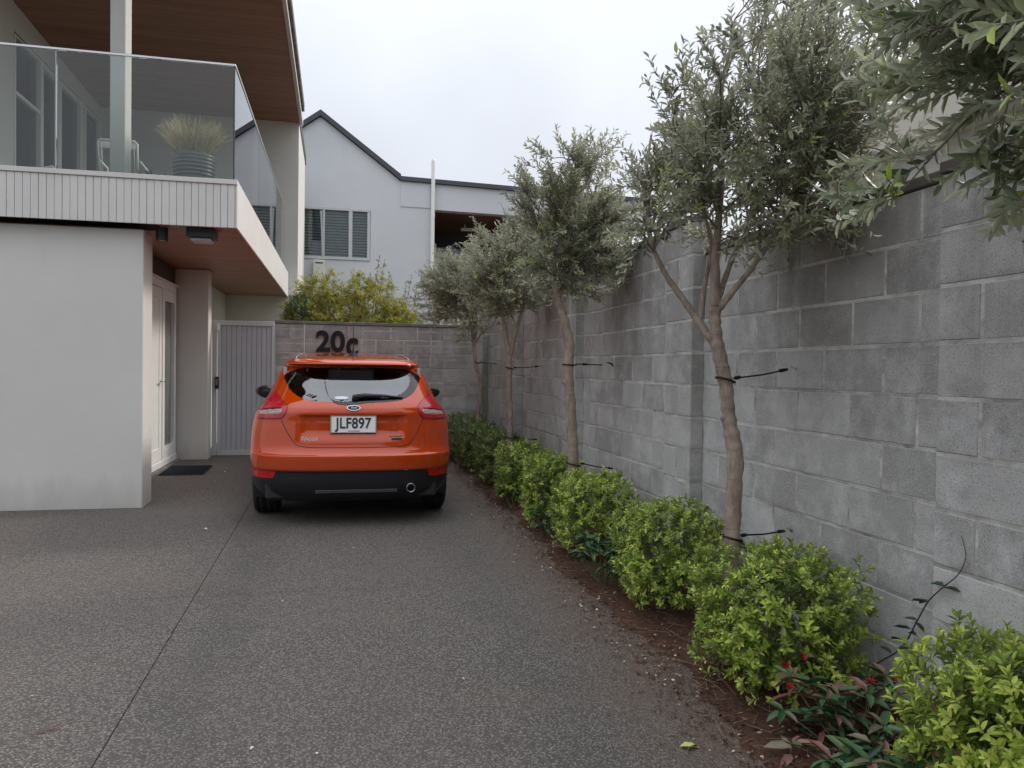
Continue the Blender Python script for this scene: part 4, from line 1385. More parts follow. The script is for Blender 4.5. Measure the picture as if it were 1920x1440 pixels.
def build_trees():
    # nearest complete tree: kinked trunk, one strong limb to the left, two to the right
    olive_tree('nearest whole olive tree, kinked trunk forking into several limbs low on the left', (1.75, 3.25),
               [(0.03, 0, 0.02, 0.046), (0.022, 0, 0.40, 0.042), (0.025, 0, 0.70, 0.040), (0.03, 0, 1.03, 0.040), (0.0, 0, 1.20, 0.037), (-0.02, 0, 1.37, 0.034), (-0.052, 0, 1.515, 0.036), (-0.072, 0, 1.66, 0.032), (-0.074, 0, 1.78, 0.026)],
               [[(-0.074, 0, 1.72, 0.027), (-0.074, 0.0, 1.95, 0.019), (-0.066, 0.02, 2.08, 0.017), (-0.056, 0.03, 2.36, 0.013), (-0.10, 0.05, 2.66, 0.010), (-0.04, 0.05, 2.85, 0.008), (-0.01, 0.05, 3.05, 0.005)],
                [(-0.066, 0, 1.54, 0.020), (-0.19, 0.02, 1.72, 0.016), (-0.30, 0.04, 1.88, 0.013), (-0.38, 0.05, 2.06, 0.011), (-0.41, 0.06, 2.30, 0.008), (-0.38, 0.06, 2.55, 0.005)],
                [(-0.14, 0.02, 1.66, 0.014), (-0.12, 0.12, 1.86, 0.013), (-0.10, 0.20, 2.06, 0.010), (-0.20, 0.26, 2.40, 0.007)],
                [(-0.066, 0, 1.70, 0.018), (0.02, 0.0, 1.81, 0.014), (0.11, 0.0, 1.93, 0.012), (0.25, -0.02, 2.16, 0.010), (0.38, -0.04, 2.40, 0.007)],
                [(-0.066, 0.01, 1.74, 0.016), (0.0, 0.08, 1.95, 0.013), (0.08, 0.14, 2.15, 0.010), (0.13, 0.16, 2.52, 0.007), (0.10, 0.12, 2.85, 0.004)]],
               (1.81, 3.15, 2.48), (0.56, 0.58, 0.74), 172, 3, 0.046, 0.49, lobes=((-0.36, 0.02, 2.22, 0.18, 0.20, 0.15, 0.16), (0.34, 0.0, 2.22, 0.22, 0.22, 0.15, 0.16)),
               keep=lambda p: (p[0] - 1.75) * 0.882 - (p[1] - 3.25) * 0.471 > -0.43 + max(0.0, p[2] - 2.35) * 0.82 and p[2] > 2.02 - 0.25 * abs((p[0] - 1.75) * 0.882 - (p[1] - 3.25) * 0.471))
    olive_tree('second olive tree along the wall, trunk leaning left under a tall crown', (1.75, 5.65),
               [(0.0, 0, 0.05, 0.052), (0.0, 0, 0.66, 0.047), (-0.02, 0, 1.0, 0.045), (-0.05, 0, 1.43, 0.043), (-0.045, 0, 1.63, 0.041), (-0.11, 0, 1.87, 0.037), (-0.15, 0, 2.02, 0.034), (-0.14, 0, 2.2, 0.028)],
               [[(-0.15, 0, 2.05, 0.028), (-0.13, 0, 2.28, 0.022), (-0.09, 0.02, 2.6, 0.014), (-0.02, 0.02, 3.0, 0.007)],
                [(-0.14, 0, 1.95, 0.018), (0.01, 0.02, 2.30, 0.013), (0.11, 0.03, 2.60, 0.009), (0.15, 0.05, 2.9, 0.005)],
                [(-0.14, 0, 2.1, 0.018), (-0.26, 0.05, 2.36, 0.012), (-0.30, 0.06, 2.66, 0.007)]],
               (1.75, 5.66, 2.50), (0.43, 0.45, 0.52), 128, 5, 0.050, 0.30)
    olive_tree('third olive tree along the wall, trunk forking in a V at head height', (1.75, 7.95),
               [(0.0, 0, 0.08, 0.042), (0.005, 0, 0.75, 0.038), (-0.005, 0, 1.1, 0.036), (-0.01, 0, 1.39, 0.036), (-0.008, 0, 1.56, 0.033), (-0.02, 0, 1.68, 0.026)],
               [[(-0.008, 0, 1.54, 0.026), (-0.065, 0, 1.86, 0.021), (-0.10, 0, 2.05, 0.017), (-0.10, 0.02, 2.4, 0.010), (-0.05, 0.02, 2.8, 0.006)],
                [(-0.008, 0, 1.54, 0.024), (0.055, 0, 1.81, 0.019), (0.11, 0, 2.0, 0.015), (0.16, 0.02, 2.35, 0.009), (0.15, 0.02, 2.65, 0.005)]],
               (1.70, 7.98, 2.42), (0.46, 0.48, 0.46), 128, 8, 0.048, 0.22)
    olive_tree('farthest olive tree in the row, thin crooked trunk near the end wall', (1.75, 9.85),
               [(0.0, 0, 0.10, 0.032), (-0.005, 0, 0.72, 0.029), (0.02, 0, 1.0, 0.029), (0.03, 0, 1.25, 0.028), (-0.03, 0, 1.46, 0.027), (-0.06, 0, 1.68, 0.025), (-0.065, 0, 1.78, 0.022)],
               [[(-0.062, 0, 1.74, 0.020), (-0.12, 0, 2.04, 0.016), (-0.19, 0, 2.3, 0.011), (-0.22, 0.02, 2.7, 0.006)],
                [(-0.062, 0, 1.72, 0.014), (0.05, 0, 1.90, 0.011), (0.19, 0, 2.01, 0.009), (0.25, 0.02, 2.3, 0.006)],
                [(-0.062, 0, 1.72, 0.017), (-0.03, 0.02, 2.04, 0.013), (-0.05, 0.05, 2.45, 0.007)]],
               (1.52, 9.88, 2.42), (0.52, 0.50, 0.46), 128, 13, 0.048, 0.18)
    # tree beside the photographer: its trunk is outside the picture, branches hang in from the right
    olive_tree('closest olive tree, only its hanging branches showing at the upper right', (1.72, 0.92),
               [(0.0, 0, 0.03, 0.048), (0.01, 0, 0.8, 0.042), (-0.02, 0, 1.3, 0.038), (0.0, 0, 1.7, 0.03)],
               [[(0.0, 0, 1.65, 0.024), (-0.05, 0.14, 2.0, 0.018), (-0.08, 0.32, 2.3, 0.012), (-0.08, 0.5, 2.5, 0.007)],
                [(0.0, 0, 1.65, 0.022), (0.08, 0.12, 2.0, 0.016), (0.02, 0.40, 2.25, 0.011), (0.0, 0.62, 2.2, 0.006)],
                [(0.0, 0, 1.68, 0.022), (0.15, -0.1, 2.0, 0.016), (0.2, -0.1, 2.5, 0.010), (0.1, 0.0, 2.9, 0.005)],
                [(0.0, 0, 1.62, 0.020), (-0.12, -0.08, 1.95, 0.014), (-0.28, -0.05, 2.35, 0.009)]],
               (1.70, 1.24, 2.36), (0.50, 0.58, 0.62), 215, 21, 0.060, 0.0,
               keep=lambda p: math.hypot(p[0], p[1]) > 1.28 and p[2] > 1.80, leaf_mat='olive_near')


def shrub(label, x, y, w, d, h, n_shoot, seed, leaf=0.038, mat='shrub', group='clipped green shrubs along the bed', name='shrub', lo=0.10, tone=0.0, box=True):
    rng = np.random.default_rng(seed)
    rnd = random.Random(seed)
    z0 = gz(y) + 0.03
    T = thing(name, label, 'shrub', (x, y, z0), group)
    st = MB()
    for _ in range(16):
        a = rnd.random() * 6.28
        p = [(0.05 * math.cos(a), 0.05 * math.sin(a), -0.03), (w * .2 * math.cos(a), d * .2 * math.sin(a), h * .35), (w * rnd.uniform(.25, .42) * math.cos(a + .4), d * rnd.uniform(.25, .42) * math.sin(a + .4), h * rnd.uniform(.6, .9))]
        P, R = smooth_path(p, [0.008, 0.005, 0.002], 4)
        st.tube(P, R, 5, cap=False)
    bs, ds, ns, Ls, tn = [], [], [], [], []
    for _ in range(int(n_shoot * 2.3)):
        # a point on a lumpy rounded box, mostly near the surface
        v = rng.normal(size=3)
        pw = 6.0 if box else 2.2
        v = v / (np.abs(v) ** pw).sum() ** (1 / pw)
        a = math.atan2(v[1], v[0])
        lump = 1 + 0.05 * math.sin(3 * a + seed) + 0.05 * math.sin(5 * v[2] + 2 * a + seed) + rng.normal() * 0.022
        r = (1 - 0.55 * rng.random() ** 2.4) * lump + (rng.random() < 0.028) * rng.uniform(0.05, 0.2)
        if math.sin(7.3 * v[0] + seed) * math.sin(6.1 * v[1] + 2 * seed) * math.sin(6.7 * v[2] + seed) > 0.42 and rng.random() < 0.85: continue
        p = np.array([v[0] * w / 2 * r, v[1] * d / 2 * r, h * (0.5 + 0.5 * v[2] * r)])
        if p[2] < h * lo * (0.6 + rng.random()): continue
        out = unit(v * np.array([1, 1, 0.8]))
        sd = unit(out * 0.75 + np.array([0, 0, 0.55]) + rng.normal(size=3) * 0.35)
        leaf_ = leaf
        L = rnd.uniform(0.034, 0.070) * leaf / 0.038
        b0 = p - sd * L * 0.6
        st.tube([b0, b0 + sd * L], [0.0016, 0.0008], 3, cap=False)
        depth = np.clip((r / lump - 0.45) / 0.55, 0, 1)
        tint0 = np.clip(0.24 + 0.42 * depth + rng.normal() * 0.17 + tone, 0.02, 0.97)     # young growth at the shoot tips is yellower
        ref = np.array([0, 0, 1.0]) if abs(sd[2]) < 0.9 else np.array([1.0, 0, 0])
        a1 = unit(np.cross(sd, ref)); a2 = np.cross(sd, a1)
        rot = rng.random() * 3
        npair = 5
        for q in range(npair):
            t = 0.15 + 0.85 * q / (npair - 1)
            pp = b0 + sd * L * t
            rot += 1.57
            for sg in (1, -1):
                side = sg * (math.cos(rot) * a1 + math.sin(rot) * a2)
                ld = unit(sd * (0.25 + 0.75 * t) + side * (1.05 - 0.5 * t) + rng.normal(size=3) * 0.18)
                bs.append(pp); ds.append(ld); ns.append(unit(sd - side * 0.5 + np.array([0, 0, 0.35]) + rng.normal(size=3) * 0.25))
                Ls.append(leaf * 0.93 * rnd.uniform(0.6, 1.2) * (1.0 - 0.3 * t * (q == npair - 1)))
                tn.append(max(0.016, tint0 + rng.normal() * 0.13 + 0.16 * (t - 0.5)) if rng.random() > 0.012 else 0.0)
    tag(link('stems', st.mesh('stems', M['stem'], True), T), kind='stuff')
    Ls = np.array(Ls)
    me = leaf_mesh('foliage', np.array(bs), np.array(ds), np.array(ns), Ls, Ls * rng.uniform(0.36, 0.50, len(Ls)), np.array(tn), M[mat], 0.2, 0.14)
    tag(link('foliage', me, T), kind='stuff')
    return T


def leafy_plant(name, label, cat, x, y, z0, heads, mat, seed, leaf=0.075, width=0.3, per=9, group=None, parts=True, stem='green_stem', tones=(0, 1)):
    """low plant with rosettes of long leaves; each leaf is a part of its own"""
    rng = np.random.default_rng(seed); rnd = random.Random(seed)
    T = thing(name, label, cat, (x, y, z0), group)
    st = MB()
    protos = {}
    allv = []
    for hx, hy, hz in heads:
        P, R = smooth_path([(hx * .2, hy * .2, -0.02), (hx * .7, hy * .7, hz * .55), (hx, hy, hz)], [0.004, 0.0032, 0.002], 4)
        st.tube(P, R, 5, cap=False)
        n = per + rnd.randint(-2, 2)
        a0 = rnd.random() * 6.28
        for k in range(n):
            a = a0 + k * 2.4 + rnd.uniform(-.2, .2)
            el = rnd.uniform(-0.35, 0.75)
            d = np.array([math.cos(a) * math.cos(el), math.sin(a) * math.cos(el), math.sin(el)])
            L = leaf * rnd.uniform(0.6, 1.15)
            tone = tones[0] + (tones[1] - tones[0]) * rnd.random()
            b = np.array([hx, hy, hz - 0.05 * rnd.random() * (k / n)])
            nr = np.array([-math.cos(a) * math.sin(el), -math.sin(a) * math.sin(el), math.cos(el)]) + rng.normal(size=3) * 0.25
            allv.append((b, d, nr, L, tone))
    link('stems', st.mesh('stems', M[stem], True), T)
    if parts:
        for b, d, nr, L, tone in allv:
            key = (int(tone * 4.99), rnd.randint(0, 1))
            if key not in protos:
                protos[key] = leaf_mesh('leaf', np.zeros((1, 3)), np.array([[1.0, 0, 0]]), np.array([[0, 0, 1.0]]), np.array([1.0]), np.array([width * (0.85 + 0.3 * key[1])]), np.array([(key[0] + .5) / 5]), M[mat], 0.22, 0.22)
            o = link('leaf', protos[key], T)
            X = Vector(d).normalized(); N = Vector(nr); Zv = (N - N.dot(X) * X).normalized(); Yv = Zv.cross(X)
            m = Matrix((( X.x * L, Yv.x * L, Zv.x * L, b[0]), (X.y * L, Yv.y * L, Zv.y * L, b[1]), (X.z * L, Yv.z * L, Zv.z * L, b[2]), (0, 0, 0, 1)))
            o.matrix_basis = m
    else:
        A = list(zip(*allv))
        Ls = np.array(A[3])
        me = leaf_mesh('foliage', np.array(A[0]), np.array(A[1]), np.array(A[2]), Ls, Ls * width, np.array(A[4]), M[mat], 0.22, 0.2)
        tag(link('foliage', me, T), kind='stuff')
    return T


def build_shrubs():
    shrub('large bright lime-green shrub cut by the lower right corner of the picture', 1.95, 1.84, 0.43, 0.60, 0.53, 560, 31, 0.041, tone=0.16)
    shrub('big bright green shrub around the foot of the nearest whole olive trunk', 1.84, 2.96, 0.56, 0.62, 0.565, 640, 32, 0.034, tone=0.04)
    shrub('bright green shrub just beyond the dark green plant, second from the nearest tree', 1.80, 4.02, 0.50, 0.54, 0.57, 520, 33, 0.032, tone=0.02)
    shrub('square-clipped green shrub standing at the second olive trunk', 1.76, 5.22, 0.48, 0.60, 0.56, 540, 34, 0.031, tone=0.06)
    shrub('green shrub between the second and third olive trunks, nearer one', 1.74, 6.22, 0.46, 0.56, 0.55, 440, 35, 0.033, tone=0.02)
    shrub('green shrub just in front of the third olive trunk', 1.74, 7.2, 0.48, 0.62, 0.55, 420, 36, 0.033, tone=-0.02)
    shrub('dull green shrub beyond the third olive trunk', 1.72, 8.35, 0.48, 0.70, 0.54, 400, 37, 0.034, 'shrub_far', tone=-0.02)
    shrub('dull green shrub below the farthest olive tree', 1.70, 9.45, 0.50, 0.78, 0.54, 400, 38, 0.034, 'shrub_far', tone=-0.08)
    shrub('last dull green shrub in the corner by the end wall', 1.68, 10.5, 0.56, 0.80, 0.58, 380, 39, 0.034, 'shrub_far', tone=-0.10)

    rnd = random.Random(5)

    def heads(n, w, d, h):
        return [(rnd.uniform(-w, w), rnd.uniform(-d, d), h * rnd.uniform(0.45, 1.0)) for _ in range(n)]
    leafy_plant('low_plant', 'dark green low plant between the two bright shrubs mid-row', 'plant', 1.63, 4.55, gz(4.55) + 0.02, heads(20, 0.14, 0.20, 0.30), 'dark_leaf', 51, 0.085, 0.30, 9, 'dark green low plants in the bed')
    leafy_plant('low_plant', 'small dark green plant at the foot of the shrub near the second olive', 'plant', 1.60, 5.85, gz(5.85) + 0.02, heads(12, 0.10, 0.16, 0.22), 'dark_leaf', 52, 0.075, 0.30, 8, 'dark green low plants in the bed')
    leafy_plant('low_plant', 'dark green plant low beside the car, at the foot of the third olive', 'plant', 1.60, 7.0, gz(7.0) + 0.02, heads(10, 0.10, 0.16, 0.22), 'dark_leaf', 53, 0.075, 0.30, 8, 'dark green low plants in the bed')
    P = leafy_plant('bronze_plant', 'bronze and dark green sprawling plant with red flowers between the two nearest shrubs', 'plant', 1.83, 2.40, gz(2.40) + 0.02,
                    [(rnd.uniform(-0.27, 0.22), rnd.uniform(-0.30, 0.24), 0.25 * rnd.uniform(0.12, 1.0)) for _ in range(36)], 'bronze_leaf', 54, 0.090, 0.32, 9)
    # red flowers
    pet = leaf_mesh('flower', np.zeros((7, 3)), np.array([[math.cos(a), math.sin(a), 1.5] for a in np.linspace(0, 6.28, 8)[:-1]]), np.tile([0, 0, 1.0], (7, 1)),
                    np.full(7, 0.024), np.full(7, 0.008), np.full(7, 0.5), M['red'], 0.5, 0.35)
    for fx, fy, fz in ((-0.20, 0.16, 0.27), (-0.235, 0.08, 0.225), (-0.11, 0.20, 0.285), (0.03, -0.01, 0.26), (0.10, -0.04, 0.275)):
        o = link('flower', pet, P, (fx, fy, fz)); o.rotation_euler = (rnd.uniform(.4, .9), rnd.uniform(-.6, -.1), rnd.uniform(-.5, .5))
    leafy_plant('low_plant', 'dark green low leaves at the very bottom edge beside the lime shrub', 'plant', 1.78, 2.12, gz(2.12) + 0.01, heads(11, 0.16, 0.16, 0.14), 'dark_leaf', 55, 0.10, 0.33, 8, 'dark green low plants in the bed')

    # climbing stem on the wall with a few paired leaves
    T = thing('wall_creeper', 'thin creeper with a few dark leaves climbing the wall by the nearest pilaster', 'plant', (2.13, 2.72, 0.05))
    st = [(2.06, 2.80, 0.12), (2.12, 2.70, 0.25), (2.13, 2.57, 0.363), (2.10, 2.45, 0.516), (2.085, 2.386, 0.600), (2.075, 2.31, 0.672), (2.085, 2.25, 0.735), (2.09, 2.225, 0.80), (2.092, 2.24, 0.85), (2.093, 2.25, 0.87)]
    P_, R_ = smooth_path(st, [0.0038, 0.0034, 0.0031, 0.0029, 0.0026, 0.0023, 0.0019, 0.0015, 0.0011, 0.0007], 5)
    wpart('stem', MB().tube(P_, R_, 6), M['stem_dark'], T, smooth=True)
    lm = leaf_mesh('leaf', np.zeros((1, 3)), np.array([[1.0, 0, 0]]), np.array([[0, 0, 1.0]]), np.array([1.0]), np.array([0.36]), np.array([0.25]), M['dark_leaf'], 0.25, 0.2)
    for i, (px, py, pz) in enumerate(((2.08, 2.38, 0.605), (2.08, 2.385, 0.60), (2.075, 2.30, 0.68), (2.075, 2.305, 0.675), (2.10, 2.45, 0.51), (2.10, 2.47, 0.50), (2.115, 2.50, 0.46), (2.115, 2.52, 0.44), (2.12, 2.56, 0.40), (2.12, 2.58, 0.36), (2.13, 2.62, 0.32))):
        o = link('leaf', lm, T, (px - 2.13, py - 2.72, pz - 0.05))
        s = rnd.uniform(0.05, 0.075)
        o.scale = (s, s, s)
        o.rotation_euler = (rnd.uniform(-.4, .4), rnd.uniform(-.5, .3), (-1.57 if i % 2 else 1.7) + rnd.uniform(-.5, .5) + 3.14 * (rnd.random() < .2))


def build_back_planting():
    # feathery yellow-green shrub over the end wall
    rng = np.random.default_rng(77); rnd = random.Random(77)
    T = thing('feathery_shrub', 'feathery yellow-green shrub rising behind the end wall with the house number', 'shrub', (0.25, 13.0, 0.2))
    tw = MB()
    bs, ds, ns, Ls, tn = [], [], [], [], []
    lobes = [(-0.35, 13.0, 2.35, 0.42, 0.48), (0.10, 13.1, 2.45, 0.50, 0.62), (0.55, 13.0, 2.35, 0.42, 0.55), (0.95, 13.0, 2.15, 0.38, 0.30), (-0.55, 12.9, 2.2, 0.30, 0.30), (0.3, 12.8, 2.1, 0.75, 0.28)]
    for i in range(430):
        lb = lobes[rnd.randrange(len(lobes))]
        v = unit(rng.normal(size=3)); r = rng.random() ** 0.4
        tgt = np.array([lb[0] + v[0] * lb[3] * r, lb[1] + v[1] * 0.45 * r, lb[2] + v[2] * lb[4] * r])
        s0 = np.array([0.25 + (tgt[0] - 0.25) * 0.35, 13.0, 1.4])
        if i % 2 == 0:
            tw.tube([s0 + rng.normal(size=3) * .05, (s0 + tgt) / 2 + rng.normal(size=3) * 0.06, tgt], [0.006, 0.004, 0.0015], 4, cap=False)
        for k in range(5):
            d = unit(v * 0.6 + np.array([0, 0, 0.25]) + rng.normal(size=3) * 0.6)
            L = rnd.uniform(0.10, 0.24)
            p = tgt.copy(); t0 = np.clip(rng.normal(0.5, 0.22), 0, 1)
            if rng.random() < 0.03: t0 = 1
            for q in range(10):
                p = p + d * L / 10; d = unit(d + np.array([0, 0, -0.07]) + rng.normal(size=3) * 0.05)
                sd = unit(np.cross(d, rng.normal(size=3)))
                for sg in (1, -1):
                    bs.append(p); ds.append(unit(d * 0.7 + sg * sd)); ns.append(rng.normal(size=3)); Ls.append(rnd.uniform(0.03, 0.055)); tn.append(t0 + rng.normal() * .1)
    # bare wispy shoots on the right
    for x, z in ((0.70, 3.15), (0.80, 3.0), (1.08, 2.85), (1.25, 2.8), (-0.62, 2.75), (0.62, 3.22), (1.15, 2.95)):
        p = [(x * .6 + .1, 13.0, 1.8), (x - .05, 13.0, z - .35), (x, 13.0, z)]
        tw.tube(p, [0.007, 0.005, 0.0025], 4, cap=False)
        for k in range(22):
            q = np.array([x - .05, 13.0, z - .35]) + (np.array([0.05, 0, .37])) * rnd.random()
            bs.append(q); ds.append(unit(rng.normal(size=3) + np.array([0, 0, .6]))); ns.append(rng.normal(size=3)); Ls.append(rnd.uniform(.04, .07)); tn.append(0.3 * rng.random())
    wpart('stems', tw, M['stem'], T, smooth=True, fix=False)
    off = np.array([0.25, 13.0, 0.2]); Ls = np.array(Ls)
    me = leaf_mesh('foliage', np.array(bs) - off, np.array(ds), np.array(ns), Ls, Ls * 0.26, np.array(tn), M['bush_leaf'], 0.15, 0.15)
    tag(link('foliage', me, T), kind='stuff')
    # darker shrubs beyond the wall on either side of it
    shrub('dark grey-green shrub behind the end wall at the right corner', 1.75, 12.5, 1.15, 0.8, 2.42, 620, 61, 0.05, 'olive', None, 'backyard_shrub', lo=0.55, box=False)
    shrub('small dark green clipped shrub behind the end wall beside the house corner', -0.60, 12.3, 0.42, 0.5, 2.22, 260, 62, 0.045, 'dark_leaf', None, 'backyard_shrub', lo=0.7)


def build_ties():
    """black strap round each trunk, cord and hook to the wall, two heights per tree"""
    spec = [  # trunk x,y,r at the tie, z, hook y, hook z, label
        (1.732, 3.258, 0.040, 1.385, 3.40, 1.445, 'black tree tie from the nearest whole olive to the wall, upper one', True),
        (1.765, 3.235, 0.046, 0.66, 3.41, 0.645, 'black tree tie from the nearest whole olive to the wall, lower one near the shrub', True),
        (1.71, 5.67, 0.050, 1.46, 5.86, 1.46, 'broken upper black tree tie at the second olive trunk', False),
        (1.75, 5.65, 0.053, 0.70, 5.85, 0.63, 'lower black tree tie of the second olive trunk, above the shrub', True),
        (1.745, 7.95, 0.042, 1.43, 8.26, 1.46, 'upper black tree tie of the V-forked third olive', True),
        (1.75, 7.95, 0.043, 0.70, 8.28, 0.64, 'lower black tree tie of the V-forked third olive', True),
        (1.73, 9.86, 0.032, 1.50, 10.70, 1.49, 'upper black tree tie of the farthest olive', True),
        (1.75, 9.85, 0.034, 0.68, 10.66, 0.65, 'lower black tree tie of the farthest olive', True)]
    for x, y, r, z, hy, hz, lab, whole in spec:
        T = thing('tree_tie', lab, 'tree tie', (x, y, z), 'black ties holding the olive trees to the wall')
        n = 20
        ring = []
        for k in range(n + 1):
            a = 2 * math.pi * k / n
            ring.append((x + (r + 0.003) * math.cos(a), y + (r + 0.003) * math.sin(a), z - 0.012 * math.cos(a) * (1 if whole else .2)))
        wpart('strap', MB().tube(ring, 0.0055, 6, cap=False), M['black'], T, smooth=True)
        hook = (WX - 0.004, hy, hz)
        s = (x + r + 0.004, y + 0.006, z + 0.008)
        d = np.array(hook) - np.array(s)
        q = np.array(s) + d * 0.86
        c = MB()
        if whole:
            c.tube([s, tuple(np.array(s) + d * 0.45 + np.array([0, 0, -0.006])), tuple(q)], 0.0042, 6)
            c.tube([tuple(np.array(s) + d * .03), tuple(np.array(s) + d * .10)], [0.010, 0.008], 7)
            c.tube([tuple(np.array(s) + d * .74), tuple(q)], [0.0095, 0.0075], 7)
        else:
            c.tube([s, tuple(np.array(s) + d * 0.45), tuple(np.array(s) + d * 0.60 + np.array([0, 0, .0]))], 0.0048, 6)
            c.tube([tuple(np.array(s) + d * .16), tuple(np.array(s) + d * .26)], [0.010, 0.008], 7)
            c.tube([tuple(np.array(s) + d * .72 + np.array([0, 0, .022])), tuple(np.array(s) + d * .84 + np.array([0, 0, .012])), tuple(q + np.array([0, 0, -.004]))], [0.005, 0.007, 0.009], 6)
        wpart('cord', c, M['black'], T, smooth=True)
        h = [tuple(q), tuple(q + d * 0.05 + np.array([0, 0, .012])), tuple(q + d * .10 + np.array([0, 0, .004])), hook]
        wpart('hook', MB().tube(h, 0.0028, 6), M['steel'], T, smooth=True)
        wpart('rawl_plate', MB().tube([(WX + 0.006, hy, hz), (WX - 0.005, hy, hz)], 0.009, 8), M['steel'], T)


build_trees()
build_shrubs()
build_back_planting()
build_ties()


# ================================================================== THE CAR
def pchip(xk, yk):
    xk = np.array(xk, float); yk = np.array(yk, float)
    h = np.diff(xk); d = np.diff(yk) / h
    m = np.zeros_like(yk)
    m[0], m[-1] = d[0], d[-1]
    for i in range(1, len(xk) - 1):
        if d[i - 1] * d[i] > 0:
            w1 = 2 * h[i] + h[i - 1]; w2 = h[i] + 2 * h[i - 1]
            m[i] = (w1 + w2) / (w1 / d[i - 1] + w2 / d[i])

    def f(x):
        x = np.asarray(x, float)
        i = np.clip(np.searchsorted(xk, x, side='right') - 1, 0, len(xk) - 2)
        t = (x - xk[i]) / h[i]
        h00 = 2 * t ** 3 - 3 * t ** 2 + 1; h10 = t ** 3 - 2 * t ** 2 + t
        h01 = -2 * t ** 3 + 3 * t ** 2; h11 = t ** 3 - t ** 2
        return h00 * yk[i] + h10 * h[i] * m[i] + h01 * yk[i + 1] + h11 * h[i] * m[i + 1]
    return f


CAR_KEYS = [  # z, half width, rear y, front y
    (.200, .740, .150, 4.20), (.245, .778, .090, 4.28), (.300, .808, .050, 4.33), (.380, .828, .030, 4.35), (.462, .836, .022, 4.355),
    (.474, .839, .006, 4.353), (.500, .842, .002, 4.35), (.560, .847, .000, 4.34), (.590, .849, .001, 4.32), (.603, .849, .016, 4.31), (.655, .849, .046, 4.27),
    (.720, .847, .060, 4.22), (.800, .839, .070, 4.10), (.870, .824, .077, 3.90), (.925, .802, .076, 3.60), (.965, .772, .085, 3.35),
    (1.010, .745, .115, 3.15), (1.060, .714, .160, 3.00), (1.130, .684, .225, 2.85), (1.200, .654, .285, 2.70), (1.265, .622, .345, 2.57),
    (1.305, .600, .385, 2.48), (1.316, .594, .372, 2.46), (1.322, .588, .290, 2.44), (1.332, .580, .262, 2.42), (1.346, .564, .268, 2.38),
    (1.361, .535, .310, 2.32), (1.374, .475, .400, 2.20), (1.384, .365, .550, 2.00), (1.390, .20, .70, 1.90), (1.392, .002, .80, 1.80)]
_k = np.array(CAR_KEYS)
_vi = np.arange(len(_k), dtype=float)
fz, fw_, fR, fF = (pchip(_vi, _k[:, i]) for i in range(4))
_ph = np.linspace(0, math.pi / 2, 4001)
SN = 3.1
_sx = np.sin(_ph) ** (2 / SN); _sy = 1 - np.cos(_ph) ** (2 / SN)
_al = np.concatenate([[0], np.cumsum(np.hypot(np.diff(_sx * 0.85), np.diff(_sy * 0.55)))]); _al /= _al[-1]
CD = 0.55


def sstep(x, a, b):
    t = np.clip((x - a) / (b - a), 0, 1)
    return t * t * (3 - 2 * t)


def car_surf(t, v):
    """t: 0..1 rear (centre to corner), 1..2 flank, 2..3 nose; v: level index"""
    t = np.asarray(t, float); v = np.asarray(v, float)
    z, w, R, F = fz(v), fw_(v), fR(v), fF(v)
    D = np.minimum(CD, (F - R) * 0.35)
    tr = np.clip(t, 0, 1); tf = np.clip(3 - t, 0, 1)
    xr = np.interp(tr, _al, _sx); yr = np.interp(tr, _al, _sy)
    xf = np.interp(tf, _al, _sx); yf = np.interp(tf, _al, _sy)
    ts = np.clip(t - 1, 0, 1)
    y = np.where(t <= 1, R + D * yr, np.where(t <= 2, R + D + (F - R - 2 * D) * ts, F - D * yf))
    x = np.where(t <= 1, w * xr, np.where(t <= 2, w, w * xf))
    # recess of the number plate in the tailgate
    rec = (1 - sstep(np.abs(x), .36, .45)) * sstep(z, .69, .80) * (1 - sstep(z, .908, .920))
    y = y + np.where(t <= 1, 0.026 * rec, 0)
    # soft bow of the flank: haunch over the wheels, waist in the doors
    fl = np.where((t > .75) & (t < 2.3), 1, 0) * (1 - sstep(z, .85, 1.0)) * sstep(z, .3, .5)
    x = x - 0.012 * fl * np.exp(-((y - 2.1) / .7) ** 2)
    # roof rises forward of the tailgate
    g = sstep(z, 1.02, 1.33)
    z = z + 0.038 * g * sstep(y, .25, 1.9) * (1 - 0.6 * sstep(y, 2.2, 3.0))
    return x, y, z


def z_to_v(z):
    vs = np.linspace(0, 21, 2101)
    return np.interp(z, fz(vs), vs)


def x_to_t(x, z):
    w = fw_(z_to_v(z))
    return np.interp(np.clip(np.abs(x) / w, 0, 1), _sx, _al)


def poly_sd(poly, P):
    """inside test and nearest boundary point in 2-D"""
    poly = np.array(poly, float); n = len(poly)
    A = poly; B = np.roll(poly, -1, 0)
    inside = np.zeros(len(P), bool)
    best = np.full(len(P), 1e9); near = P.copy()
    for a, b in zip(A, B):
        c = ((a[1] > P[:, 1]) != (b[1] > P[:, 1]))
        with np.errstate(divide='ignore', invalid='ignore'):
            xi = (b[0] - a[0]) * (P[:, 1] - a[1]) / (b[1] - a[1]) + a[0]
        inside ^= c & (P[:, 0] < xi)
        d = b - a
        u = np.clip(((P - a) @ d) / max(d @ d, 1e-12), 0, 1)
        q = a + u[:, None] * d
        dist = np.linalg.norm(P - q, axis=1)
        m = dist < best
        best[m] = dist[m]; near[m] = q[m]
    return inside, best, near


def round_poly(pts, k=8, closed=True):
    P = [np.array(p, float) for p in pts]; n = len(P); out = []
    for i in range(n):
        p0, p1, p2, p3 = P[i - 1], P[i], P[(i + 1) % n], P[(i + 2) % n]
        for s in range(k):
            t = s / k
            out.append(0.5 * ((2 * p1) + (-p0 + p2) * t + (2 * p0 - 5 * p1 + 4 * p2 - p3) * t * t + (-p0 + 3 * p1 - 3 * p2 + p3) * t ** 3))
    return np.array(out)


